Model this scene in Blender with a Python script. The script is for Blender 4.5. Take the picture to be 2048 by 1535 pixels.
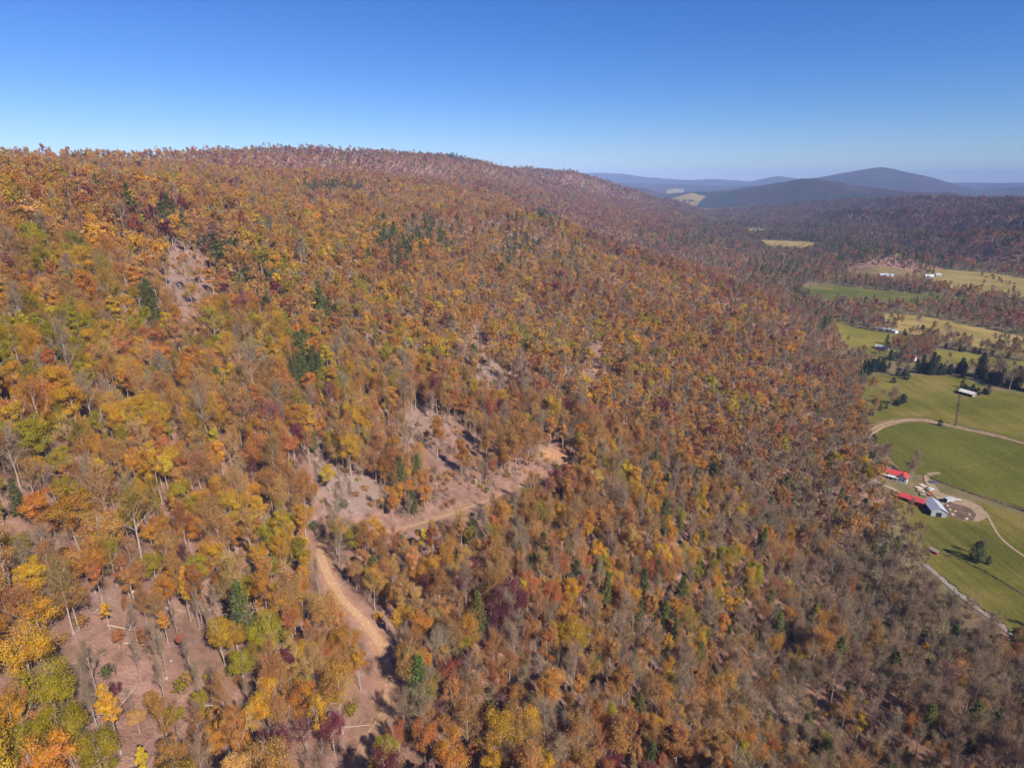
import bpy, math, random
import numpy as np

# ------------------------------------------------------------------ camera, sky, sun, exposure
SC = bpy.context.scene
for _o in list(bpy.data.objects):
    bpy.data.objects.remove(_o)
ZC = 185.0                                  # camera height above the valley floor
FPX = 1183.0                                # focal length in photo pixels (2048 wide)
PITCH = math.atan((767.5 - 362.0) / FPX)    # downward tilt
cam_d = bpy.data.cameras.new('camera')
cam_d.sensor_width = 36.0
cam_d.lens = 36.0 * FPX / 2048.0
cam_d.clip_start = 0.5
cam_d.clip_end = 90000.0
cam = bpy.data.objects.new('camera', cam_d)
SC.collection.objects.link(cam)
cam.location = (0, 0, ZC)
cam.rotation_euler = (math.pi / 2 - PITCH, 0, 0)
SC.camera = cam

SUN_AZ = math.radians(140.0)                # clockwise from +Y (the view direction)
SUN_EL = math.radians(41.0)
world = bpy.data.worlds.new('World')
SC.world = world
world.use_nodes = True
_nt = world.node_tree
_nt.nodes.clear()
_sky = _nt.nodes.new('ShaderNodeTexSky')
_sky.sky_type = 'NISHITA'
_sky.sun_disc = False
_sky.sun_elevation = SUN_EL
_sky.sun_rotation = SUN_AZ
_sky.altitude = 300.0
_sky.air_density = 1.0
_sky.dust_density = 0.0
_sky.ozone_density = 10.0
_bg = _nt.nodes.new('ShaderNodeBackground')
_bg.inputs['Strength'].default_value = 0.071
_wo = _nt.nodes.new('ShaderNodeOutputWorld')
_hs = _nt.nodes.new('ShaderNodeHueSaturation')
_hs.inputs['Saturation'].default_value = 1.16
_hs.inputs['Hue'].default_value = 0.513
_nt.links.new(_sky.outputs[0], _hs.inputs['Color'])
_nt.links.new(_hs.outputs[0], _bg.inputs['Color'])
_nt.links.new(_bg.outputs[0], _wo.inputs['Surface'])

sun_d = bpy.data.lights.new('sun', 'SUN')
sun_d.energy = 4.5
sun_d.angle = math.radians(0.53)
sun_d.color = (1.0, 0.93, 0.82)
sun = bpy.data.objects.new('sun', sun_d)
SC.collection.objects.link(sun)
sun.location = (300, -100, 600)
_sd = (math.sin(SUN_AZ) * math.cos(SUN_EL), math.cos(SUN_AZ) * math.cos(SUN_EL), math.sin(SUN_EL))
from mathutils import Vector, Matrix, Euler
sun.rotation_euler = Vector(_sd).to_track_quat('Z', 'Y').to_euler()

SC.view_settings.view_transform = 'Standard'
SC.view_settings.look = 'None'
SC.view_settings.exposure = 0.78
SC.view_settings.gamma = 1.0
SC.view_settings.use_curve_mapping = False
SC.render.engine = 'CYCLES'
SC.cycles.use_denoising = True
SC.cycles.adaptive_threshold = 0.02
SC.cycles.max_bounces = 4
SC.cycles.diffuse_bounces = 2
SC.cycles.glossy_bounces = 1
SC.cycles.transmission_bounces = 2
SC.cycles.transparent_max_bounces = 6
SC.cycles.volume_bounces = 0
SC.cycles.sample_clamp_indirect = 4.0

HAZE = 7.2e-5                               # density of the valley air
RNG = np.random.default_rng(7)
random.seed(7)
COL = SC.collection

# ------------------------------------------------------------------ small maths
def _hash(ix, iy, seed):
    h = (ix.astype(np.int64) * 374761393 + iy.astype(np.int64) * 668265263 + seed * 1274126177) & 0xffffffff
    h = ((h ^ (h >> 13)) * 1274126177) & 0xffffffff
    h = ((h ^ (h >> 15)) * 2246822519) & 0xffffffff
    return ((h ^ (h >> 16)) & 0xffffff) / float(0xffffff)

def vnoise(x, y, seed=0):
    x = np.asarray(x, float); y = np.asarray(y, float)
    ix = np.floor(x); iy = np.floor(y)
    fx = x - ix; fy = y - iy
    fx = fx * fx * fx * (fx * (fx * 6 - 15) + 10); fy = fy * fy * fy * (fy * (fy * 6 - 15) + 10)
    a = _hash(ix, iy, seed); b = _hash(ix + 1, iy, seed); c = _hash(ix, iy + 1, seed); d = _hash(ix + 1, iy + 1, seed)
    return (a * (1 - fx) + b * fx) * (1 - fy) + (c * (1 - fx) + d * fx) * fy

def fbm(x, y, scale, octs=4, seed=0):
    """about -1 .. 1"""
    s = 0; amp = 1.0; tot = 0
    x = np.asarray(x, float) / scale; y = np.asarray(y, float) / scale
    for k in range(octs):
        s = s + amp * (2 * vnoise(x * 2 ** k + 17.3 * k, y * 2 ** k - 9.1 * k, seed + k) - 1)
        tot += amp; amp *= 0.5
    return s / tot

def sstep(a, b, x):
    t = np.clip((np.asarray(x, float) - a) / (b - a), 0, 1)
    return t * t * (3 - 2 * t)

def ray(px, py):
    dx = np.asarray(px, float) - 1024.0; dy = np.asarray(py, float) - 767.5
    c, s = math.cos(PITCH), math.sin(PITCH)
    return np.stack([dx, FPX * c - dy * s, -(dy * c + FPX * s)], -1)

def project(x, y, z):
    """world -> photo pixels, depth"""
    c, s = math.cos(PITCH), math.sin(PITCH)
    zz = np.asarray(z, float) - ZC
    dep = y * c - zz * s
    up = y * s + zz * c
    d = np.maximum(dep, 1e-3)
    return 1024 + FPX * x / d, 767.5 - FPX * up / d, dep

def pt_slant(px, py, s):
    d = ray(px, py); d = d / np.linalg.norm(d)
    return np.array([0, 0, ZC]) + d * s

# ------------------------------------------------------------------ the lie of the land
# survey points: photo bearing and estimated distance give a point of the hillside
SURVEY = [
 (-150,1500,85),(-150,1100,105),(-150,800,150),(-150,600,205),(-150,450,270),(-150,378,330),
 (100,1500,85),(100,1200,105),(100,1000,130),(100,800,165),(100,600,230),(100,450,300),(100,370,380),
 (330,1500,84),(330,1200,106),(330,1000,138),(330,800,182),(330,600,265),(330,450,380),(330,372,500),
 (560,1500,85),(560,1200,112),(560,1000,152),(560,800,208),(560,600,310),(560,450,470),(560,392,640),
 (800,1500,91),(800,1200,123),(800,1000,166),(800,800,245),(800,600,390),(800,500,530),(800,410,790),
 (1024,1500,102),(1024,1200,138),(1024,1000,188),(1024,800,290),(1024,600,480),(1024,500,680),(1060,430,900),
 (1250,1500,128),(1250,1200,176),(1250,1000,235),(1250,800,350),(1250,650,500),(1250,530,760),
 (1500,1500,172),(1500,1200,238),(1500,1000,308),(1500,800,440),(1500,650,630),(1480,580,800),
 (1750,1500,220),(1750,1300,262),(1680,1050,350),
 # far side of the shoulder, far ridge face
 (100,352,560),(100,332,760),(330,345,800),(330,325,1000),(560,372,830),(560,345,1100),
 (800,395,1000),(800,360,1400),(1024,410,1250),(1024,375,1900),(1100,395,1900),
]
FOOT = [(2120,1370),(2030,1290),(1950,1238),(1870,1160),(1800,1070),(1745,970),(1722,880),(1712,780),(1680,700),(1640,632),(1605,590)]
HPTS = [  # (px, range, height) hidden or flat places
 (100,1500,140),(-150,1300,140),(330,1900,150),
 (1160,1300,52),(1250,1150,44),(1330,1150,32),(1420,1150,20),(1500,1200,10),
 (1160,1900,80),(1250,1700,46),(1350,1800,26),(1450,1700,14),(1540,1600,6),
 (1160,2700,120),(1250,2600,70),(1330,2600,30),(1400,2500,10),
 (1250,4000,75),(1320,4200,5),(1160,3800,120),
 (1600,1700,-12),(1500,2500,-15),(1420,3500,-15),(1350,5000,-12),(1900,900,-30),(1850,500,-25),(1950,350,-20),(2050,300,-15),(1800,700,-25),(1760,950,-22),(2048,1500,-25),
 (1024,20,92),(100,25,110),(1900,25,80),(1900,120,52),(1900,200,26),(-150,20,114),(2120,180,18),(2120,100,62),
]
def _az(px, py=767.5):
    d = ray(px, py); return math.atan2(d[0], d[1])
def _survey():
    U = []; H = []
    for px, py, s in SURVEY:
        s = s * (1 + 0.22 * float(sstep(750, 1450, py)) * (1 - 0.6 * float(sstep(700, 1500, px))))
        p = pt_slant(px, py, s); U.append((math.atan2(p[0], p[1]), math.log(math.hypot(p[0], p[1])))); H.append(p[2] - (13.0 if s < 1200 else 6.0))
    for px, py in FOOT:
        d = ray(px, py); t = -ZC / d[2]; U.append((math.atan2(d[0], d[1]), math.log(t * math.hypot(d[0], d[1])))); H.append(0.0)
    for px, r, h in HPTS:
        U.append((math.atan2(px - 1024.0, FPX), math.log(r))); H.append(h)
    return np.array(U), np.array(H)
_U, _H = _survey()
def _phi(d2):
    return 0.5 * d2 * np.log(np.maximum(d2, 1e-12))
def _fit(U, H, lam=2e-3):
    n = len(U)
    d2 = ((U[:, None] - U[None]) ** 2).sum(-1)
    A = np.zeros((n + 3, n + 3)); A[:n, :n] = _phi(d2) + lam * np.eye(n)
    P = np.c_[np.ones(n), U]; A[:n, n:] = P; A[n:, :n] = P.T
    return np.linalg.solve(A, np.r_[H, 0, 0, 0])
_W = _fit(_U, _H)
def tps(u, v):
    out = _W[-3] + _W[-2] * u + _W[-1] * v
    for k in range(len(_U)):
        out = out + _W[k] * _phi((u - _U[k, 0]) ** 2 + (v - _U[k, 1]) ** 2)
    return out

# hill ranges: crest line as (photo bearing px, photo height py, distance), front width, back width
RANGES = [
 (((-300,312,700),(-100,310,760),(0,312,820),(100,311,900),(250,304,1050),(400,300,1250),(500,296,1400),(560,293,1500),(640,297,1620),(740,299,1780),(800,305,1900),(870,308,2050),(905,309,2120),(930,316,2180),(960,322,2280),(1000,333,2450),(1050,347,2650),(1100,362,2850),(1180,386,3100),(1260,410,3400),(1300,420,3600)), 0.42, 0.5, 10),
 (((900,338,2900),(980,334,3000),(1020,334,3050),(1040,335,3100),(1070,336,3150),(1100,341,3200),(1122,339,3220),(1140,340,3250),(1160,346,3300),(1180,353,3350),(1200,359,3400),(1225,366,3480),(1250,375,3550),(1275,381,3650),(1300,391,3750),(1330,401,3900)), 0.26, 0.3, 12),
 (((1180,372,6500),(1240,369,6500),(1290,374,6600),(1340,386,6700)), 0.2, 0.3, 12),
 (((900,352,15000),(1000,349,15000),(1100,347,15000),(1170,346,15000),(1200,345,15000),(1250,348,15000),(1290,354,15000),(1330,357,15000),(1380,360,14800),(1420,358,14500),(1450,359,14500),(1500,363,14500),(1540,354,14200),(1560,352,14200),(1600,357,15000),(1660,361,15000),(2000,366,14500),(2300,360,14500)), 0.22, 0.2, 0),
 (((1000,364,10500),(1300,366,10500),(1450,372,10500),(1560,368,10300),(1600,362,10000),(1650,352,10000),(1700,343,10000),(1740,336,10000),(1765,334,10000),(1790,338,10000),(1830,347,10000),(1870,356,10000),(1920,371,10000),(1950,378,9600),(2000,377,9500),(2048,374,9500),(2300,380,9500)), 0.20, 0.2, 0),
 (((1330,388,6000),(1380,384,5900),(1450,381,5800),(1500,373,5700),(1560,365,5600),(1600,357,5500),(1625,356,5500),(1660,361,5400),(1700,368,5300),(1740,374,5200),(1800,382,5000),(1900,386,5000),(1960,395,5000),(2100,400,5000)), 0.3, 0.25, 0),
 (((1560,404,4600),(1640,398,4400),(1700,399,4200),(1750,401,4000),(1800,394,3800),(1850,393,3600),(1920,394,3400),(1980,396,3200),(2048,393,3100),(2150,385,3000),(2300,380,3000)), 0.30, 0.25, 12),
 (((1480,424,4000),(1560,420,3600),(1640,424,3300),(1700,420,3000),(1760,426,2900),(1830,418,2700),(1900,428,2500),(1960,424,2400),(2048,420,2300),(2150,412,2200),(2300,405,2200)), 0.20, 0.3, 12),
 (((1560,449,3000),(1620,452,2700),(1700,455,2500),(1780,460,2300),(1850,466,2100),(1900,470,2000),(1950,462,1950),(2048,462,1850),(2200,450,1800)), 0.12, 0.3, 12),
]
def ranges(az, r, x, y):
    best = np.full(np.shape(r), -50.0)
    for k, (pts, wf, wb, tree) in enumerate(RANGES):
        P = []
        for px, py, R in pts:
            d = ray(px, py); a = math.atan2(d[0], d[1]); el = d[2] / math.hypot(d[0], d[1])
            P.append((a, R, ZC + R * el - tree))
        P = np.array(P)
        a2 = az + 0.012 * fbm(x, y, 900 if k else 500, 3, 40 + k) * sstep(0, 0.1, np.abs(r - np.interp(az, P[:, 0], P[:, 1])) / np.maximum(r, 1))
        R = np.interp(a2, P[:, 0], P[:, 1]); Z = np.interp(a2, P[:, 0], P[:, 2])
        edge = sstep(P[0, 0] - 0.10, P[0, 0] - 0.0, az) * (1 - sstep(P[-1, 0] + 0.0, P[-1, 0] + 0.10, az))
        t = (r - R) / R
        w = np.where(t < 0, wf, wb)
        q = np.abs(t) / w
        q = q * (1 + 0.48 * fbm(x, y, 0.14 * float(np.mean(P[:, 1])), 4, 60 + k) * sstep(0.0, 0.5, q))
        prof = np.where(q < 1, 0.5 + 0.5 * np.cos(np.pi * np.clip(q, 0, 1)), 0)
        prof = 0.55 * prof + 0.45 * np.clip(1 - q, 0, 1)
        best = np.maximum(best, (Z + 30) * prof * edge - 30)
    return best

def raw_height(az, r):
    x = r * np.sin(az); y = r * np.cos(az)
    azm = np.where(np.abs(az) > math.pi / 2, np.sign(az) * math.pi - az, az)
    azc = np.clip(azm, -0.95, 0.95)
    near = tps(azc, np.log(np.maximum(r, 12.0)))
    near = near * (1 - sstep(3000, 5000, r)) + (-30) * sstep(3000, 5000, r)
    # gullies and rough ground on the hillside
    up = sstep(6, 45, near)
    near = near + up * (5.0 * fbm(x, y, 120, 4, 3) * sstep(60, 400, r) + 1.6 * fbm(x, y, 28, 4, 5) + 12 * fbm(x, y, 420, 3, 9) * sstep(500, 1600, r))
    rg = ranges(azc, r, x, y)
    h = np.maximum(near, rg) + 6 * np.exp(-((near - rg) / 14.0) ** 2)
    # smooth valley floor
    k = 5.0
    h = np.where(h > 60, h, k * np.log1p(np.exp(np.clip(h, -60, 60) / k)))
    h = h - k * math.log(2) * np.exp(-np.abs(h) / 12.0) * 0
    # ploughed knoll behind the second farm
    q = np.hypot((x - 835) / 150.0, (y - 1345) / 105.0)
    h = h + 30 * (1 - sstep(0.0, 1.0, q))
    far = sstep(1800, 3200, r)
    h = h + far * sstep(3, 30, h) * (6 * fbm(x, y, 160, 3, 21) + 3.5 * fbm(x, y, 45, 2, 22))
    return h

# polar sheet, finest near the viewer
AZ_IN = np.linspace(-1.02, 1.02, 660)
AZ = np.r_[np.linspace(-math.pi, -1.02, 60)[:-1], AZ_IN, np.linspace(1.02, math.pi, 60)[1:]]
RR = np.exp(np.linspace(math.log(14.0), math.log(20000.0), 500))
_A, _R = np.meshgrid(AZ, RR)
GX = _R * np.sin(_A); GY = _R * np.cos(_A)
GH = raw_height(_A, _R)
LR0 = math.log(14.0); DLR = math.log(20000.0 / 14.0) / 499

def ground(x, y):
    x = np.asarray(x, float); y = np.asarray(y, float)
    a = np.arctan2(x, y); v = (np.log(np.maximum(np.hypot(x, y), 14.01)) - LR0) / DLR
    i = np.clip(np.floor(v).astype(int), 0, len(RR) - 2)
    j = np.clip(np.searchsorted(AZ, a) - 1, 0, len(AZ) - 2)
    fr = np.clip((np.hypot(x, y) - RR[i]) / (RR[i + 1] - RR[i]), 0, 1)
    fa = np.clip((a - AZ[j]) / (AZ[j + 1] - AZ[j]), 0, 1)
    return (GH[i, j] * (1 - fa) + GH[i, j + 1] * fa) * (1 - fr) + (GH[i + 1, j] * (1 - fa) + GH[i + 1, j + 1] * fa) * fr

_TS = np.exp(np.linspace(math.log(25.0), math.log(20000.0), 2600))
def sight(px, py, lift=0.0):
    """where the line of sight through a photo pixel meets the ground (raised by lift)"""
    d = ray(px, py); d = d / np.linalg.norm(d)
    p = d[None] * _TS[:, None]; z = ZC + p[:, 2]
    below = np.nonzero(z < ground(p[:, 0], p[:, 1]) + lift)[0]
    if len(below) == 0:
        return None
    i = below[0]
    if i == 0:
        return p[0, 0], p[0, 1]
    lo, hi = _TS[i - 1], _TS[i]
    for _ in range(18):
        m = 0.5 * (lo + hi); q = d * m
        if ZC + q[2] < ground(q[0], q[1]) + lift: hi = m
        else: lo = m
    q = d * hi
    return float(q[0]), float(q[1])

def flat(px, py, h=0.0):
    """photo pixel -> point on the level valley floor"""
    d = ray(px, py); t = (h - ZC) / d[2]
    return float(d[0] * t), float(d[1] * t)

# ------------------------------------------------------------------ object and material helpers
def tag(o, label=None, cat=None, group=None, kind=None):
    if label: o['label'] = label
    if cat: o['category'] = cat
    if group: o['group'] = group
    if kind: o['kind'] = kind
    return o

def mesh_np(name, co, quads=None, tris=None, mats=(), mat_idx=None):
    me = bpy.data.meshes.new(name)
    co = np.asarray(co, np.float32)
    me.vertices.add(len(co)); me.vertices.foreach_set('co', co.ravel())
    loops = []; starts = []; n = 0
    if quads is not None and len(quads):
        q = np.asarray(quads, np.int32); loops.append(q.ravel()); starts.append(np.arange(len(q)) * 4); n = q.size
    if tris is not None and len(tris):
        t = np.asarray(tris, np.int32); loops.append(t.ravel()); starts.append(n + np.arange(len(t)) * 3)
    if loops:
        L = np.concatenate(loops); S = np.concatenate(starts)
        me.loops.add(len(L)); me.loops.foreach_set('vertex_index', L.astype(np.int32))
        me.polygons.add(len(S)); me.polygons.foreach_set('loop_start', S.astype(np.int32))
        if mat_idx is not None:
            me.polygons.foreach_set('material_index', np.asarray(mat_idx, np.int32))
    for m in mats:
        me.materials.append(m)
    me.update(calc_edges=True)
    return me

def link(name, me, parent=None, loc=None, rot=None):
    o = bpy.data.objects.new(name, me)
    COL.objects.link(o)
    if parent is not None: o.parent = parent
    if loc is not None: o.location = loc
    if rot is not None: o.rotation_euler = rot
    return o

def empty(name, loc, rz=0.0, scale=(1, 1, 1)):
    o = bpy.data.objects.new(name, None)
    o.empty_display_size = 0.5
    COL.objects.link(o); o.location = loc; o.rotation_euler = (0, 0, rz); o.scale = scale
    return o

class MB:
    """collects boxes, prisms and tubes for one mesh"""
    def __init__(self): self.v = []; self.f = []
    def add(self, vs, fs):
        k = len(self.v); self.v += [tuple(p) for p in vs]; self.f += [tuple(k + i for i in f) for f in fs]; return self
    def box(self, c, s, rz=0.0):
        cx, cy, cz = c; sx, sy, sz = (a / 2 for a in s); co, si = math.cos(rz), math.sin(rz)
        vs = []
        for dx, dy, dz in ((-1,-1,-1),(1,-1,-1),(1,1,-1),(-1,1,-1),(-1,-1,1),(1,-1,1),(1,1,1),(-1,1,1)):
            x, y = dx * sx, dy * sy
            vs.append((cx + x * co - y * si, cy + x * si + y * co, cz + dz * sz))
        return self.add(vs, [(3,2,1,0),(4,5,6,7),(0,1,5,4),(1,2,6,5),(2,3,7,6),(3,0,4,7)])
    def tube(self, pts, rad, sides=6, cap=True):
        vs = []; fs = []
        P = [Vector(p) for p in pts]
        for i, p in enumerate(P):
            d = (P[min(i + 1, len(P) - 1)] - P[max(i - 1, 0)]).normalized()
            a = d.orthogonal().normalized() if abs(d.z) < 0.9 else Vector((1, 0, 0)) - d * d.x
            a.normalize(); b = d.cross(a)
            for k in range(sides):
                t = 2 * math.pi * k / sides
                vs.append(p + (a * math.cos(t) + b * math.sin(t)) * rad[i])
        for i in range(len(P) - 1):
            for k in range(sides):
                k2 = (k + 1) % sides
                fs.append((i * sides + k, i * sides + k2, (i + 1) * sides + k2, (i + 1) * sides + k))
        if cap:
            fs.append(tuple(range(sides))[::-1]); fs.append(tuple((len(P) - 1) * sides + k for k in range(sides)))
        return self.add(vs, fs)
    def slab(self, quad, th):
        """thick plate under a quad given counter-clockwise from outside"""
        q = [Vector(p) for p in quad]
        n = (q[1] - q[0]).cross(q[3] - q[0]).normalized() * th
        lo = [p - n for p in q]
        return self.add(q + lo, [(0,1,2,3),(7,6,5,4),(0,4,5,1),(1,5,6,2),(2,6,7,3),(3,7,4,0)])
    def mesh(self, name, mat):
        me = bpy.data.meshes.new(name); me.from_pydata(self.v, [], self.f)
        if mat: me.materials.append(mat)
        me.update(); return me
    def build(self, name, mat, parent=None, loc=None, rot=None):
        return link(name, self.mesh(name, mat), parent, loc, rot)

def new_mat(name):
    m = bpy.data.materials.new(name); m.use_nodes = True
    nt = m.node_tree; nt.nodes.clear()
    return m, nt

class NT:
    def __init__(self, nt): self.nt = nt
    def n(self, typ, **kw):
        nd = self.nt.nodes.new(typ)
        for k, v in kw.items():
            if k.startswith('i_'):
                nd.inputs[k[2:].replace('_', ' ')].default_value = v
            else: setattr(nd, k, v)
        return nd
    def l(self, a, b): self.nt.links.new(a, b)
    def mix(self, fac, a, b, typ='MIX'):
        nd = self.nt.nodes.new('ShaderNodeMix'); nd.data_type = 'RGBA'; nd.blend_type = typ
        for sock, v in ((nd.inputs[0], fac), (nd.inputs[6], a), (nd.inputs[7], b)):
            if hasattr(v, 'links'): self.l(v, sock)
            elif isinstance(v, (tuple, list)): sock.default_value = (*v[:3], 1)
            else: sock.default_value = v
        return nd.outputs[2]
    def math(self, op, a, b=None, c=None):
        nd = self.nt.nodes.new('ShaderNodeMath'); nd.operation = op
        for i, v in enumerate((a, b, c)):
            if v is None: continue
            if hasattr(v, 'links'): self.l(v, nd.inputs[i])
            else: nd.inputs[i].default_value = v
        return nd.outputs[0]
    def noise(self, vec, scale, detail=4.0, rough=0.6):
        nd = self.n('ShaderNodeTexNoise'); nd.inputs['Scale'].default_value = scale; nd.inputs['Detail'].default_value = detail
        nd.inputs['Roughness'].default_value = rough; self.l(vec, nd.inputs['Vector']); return nd.outputs[0]
    def ramp(self, fac, stops):
        nd = self.n('ShaderNodeValToRGB'); el = nd.color_ramp.elements
        while len(el) < len(stops): el.new(0.5)
        for e, (p, c) in zip(el, stops):
            e.position = p; e.color = (*c, 1) if len(c) == 3 else c
        self.l(fac, nd.inputs[0]); return nd.outputs[0]
    def mrange(self, v, a, b, c=0.0, d=1.0):
        nd = self.n('ShaderNodeMapRange'); nd.inputs[1].default_value = a; nd.inputs[2].default_value = b
        nd.inputs[3].default_value = c; nd.inputs[4].default_value = d; self.l(v, nd.inputs[0]); return nd.outputs[0]
    def out(self, surf):
        o = self.n('ShaderNodeOutputMaterial'); self.l(surf, o.inputs['Surface'])

def simple_mat(name, col, rough=0.7, var=0.15, scale=1.5, metal=0.0, bump=0.0, spec=0.3):
    m, nt = new_mat(name); N = NT(nt)
    tc = N.n('ShaderNodeTexCoord')
    f = N.noise(tc.outputs['Object'], scale, 5)
    c = N.mix(N.mrange(f, 0.3, 0.7), tuple(v * (1 - var) for v in col), tuple(min(1, v * (1 + var)) for v in col))
    b = N.n('ShaderNodeBsdfPrincipled'); N.l(c, b.inputs['Base Color'])
    b.inputs['Roughness'].default_value = rough; b.inputs['Metallic'].default_value = metal
    b.inputs['Specular IOR Level'].default_value = spec
    if bump:
        bp = N.n('ShaderNodeBump'); bp.inputs['Strength'].default_value = bump; bp.inputs['Distance'].default_value = 0.1
        N.l(f, bp.inputs['Height']); N.l(bp.outputs[0], b.inputs['Normal'])
    N.out(b.outputs[0]); return m

# leaves and twigs take their colour from the tree they belong to
def leaf_mat(name, transl=0.38, sheen=0.0):
    m, nt = new_mat(name); N = NT(nt)
    ti = N.n('ShaderNodeAttribute', attribute_type='INSTANCER', attribute_name='tint')
    lv = N.n('ShaderNodeAttribute', attribute_type='GEOMETRY', attribute_name='lv')
    sp = N.n('ShaderNodeSeparateColor'); N.l(lv.outputs['Color'], sp.inputs[0])
    hs = N.n('ShaderNodeHueSaturation')
    N.l(ti.outputs['Color'], hs.inputs['Color'])
    N.l(N.mrange(sp.outputs[1], 0, 1, 0.482, 0.522), hs.inputs['Hue'])
    N.l(N.mrange(sp.outputs[2], 0, 1, 0.80, 1.12), hs.inputs['Saturation'])
    N.l(N.mrange(sp.outputs[0], 0, 1, 0.55, 1.35), hs.inputs['Value'])
    d = N.n('ShaderNodeBsdfDiffuse'); N.l(hs.outputs[0], d.inputs['Color'])
    t = N.n('ShaderNodeBsdfTranslucent'); N.l(hs.outputs[0], t.inputs['Color'])
    mx = N.n('ShaderNodeMixShader'); mx.inputs[0].default_value = transl
    N.l(d.outputs[0], mx.inputs[1]); N.l(t.outputs[0], mx.inputs[2])
    N.out(mx.outputs[0]); return m

M_LEAF = leaf_mat('leaf')
M_NEEDLE = leaf_mat('needle', 0.12)
M_TWIG = leaf_mat('twig', 0.0)
M_BARK = simple_mat('bark', (0.36, 0.29, 0.24), 0.9, 0.35, 1.2, bump=0.6)
M_BARK_DARK = simple_mat('bark_dark', (0.17, 0.125, 0.10), 0.9, 0.35, 1.2, bump=0.6)
M_DEAD = simple_mat('dead_wood', (0.33, 0.255, 0.205), 0.9, 0.3, 2.0, bump=0.4)

# ------------------------------------------------------------------ the haul track cut into the slope
TRACK_PX = [[(690,1600),(705,1535),(722,1498),(745,1460),(766,1430),(776,1400),(780,1370),(778,1335),(765,1298),(738,1252),(705,1218),(678,1190),(656,1150),(642,1112),(640,1088),(655,1076),(700,1072),(760,1066),(800,1057),(890,1030),(955,1007),(1020,981),(1060,962),(1085,944)]]
def smooth_path(P, step, it=3):
    P = np.array(P, float)
    for _ in range(it):
        Q = np.empty((2 * len(P) - 2, 2)); Q[0::2] = P[:-1] * .75 + P[1:] * .25; Q[1::2] = P[:-1] * .25 + P[1:] * .75
        P = np.vstack([P[:1], Q, P[-1:]])
    s = np.r_[0, np.cumsum(np.hypot(*np.diff(P, axis=0).T))]
    t = np.linspace(0, s[-1], max(3, int(s[-1] / step)))
    return np.c_[np.interp(t, s, P[:, 0]), np.interp(t, s, P[:, 1])]
def polydist(x, y, P):
    """distance to a path and index of its nearest point"""
    x = np.asarray(x, float).ravel(); y = np.asarray(y, float).ravel()
    best = np.full(x.shape, 1e9); idx = np.zeros(x.shape, int)
    for k in range(len(P)):
        d = (x - P[k, 0]) ** 2 + (y - P[k, 1]) ** 2
        m = d < best; best[m] = d[m]; idx[m] = k
    return np.sqrt(best), idx
TRACK = smooth_path([sight(*p) for p in TRACK_PX[0]], 1.0)
_th = ground(TRACK[:, 0], TRACK[:, 1])
_k = np.hanning(21); _k /= _k.sum()
_thp = np.r_[np.full(10, _th[0]), _th, np.full(10, _th[-1])]
TRACK_H = np.convolve(_thp, _k, 'valid') - 0.35
_near = (np.hypot(GX, GY) < 420) & (np.abs(_A) < 1.0)
_bx = (GX > TRACK[:, 0].min() - 10) & (GX < TRACK[:, 0].max() + 10) & (GY > TRACK[:, 1].min() - 10) & (GY < TRACK[:, 1].max() + 10) & _near
_d, _i = polydist(GX[_bx], GY[_bx], TRACK)
_w = 1 - sstep(2.2, 5.2, _d)
GH[_bx] = GH[_bx] * (1 - _w) + TRACK_H[_i] * _w
LANDING = sight(1120, 918)           # the orange log landing
_d = np.hypot(GX - LANDING[0], GY - LANDING[1])
_w = (1 - sstep(5.0, 11.0, _d)) * 0.8
GH = GH * (1 - _w) + (float(ground(*LANDING)) - 0.3) * _w

def in_poly(x, y, P):
    x = np.asarray(x, float); y = np.asarray(y, float)
    ins = np.zeros(x.shape, bool); n = len(P)
    for i in range(n):
        x1, y1 = P[i]; x2, y2 = P[(i + 1) % n]
        if y1 == y2: continue
        c = ((y1 > y) != (y2 > y)) & (x < (x2 - x1) * (y - y1) / (y2 - y1) + x1)
        ins ^= c
    return ins

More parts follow.
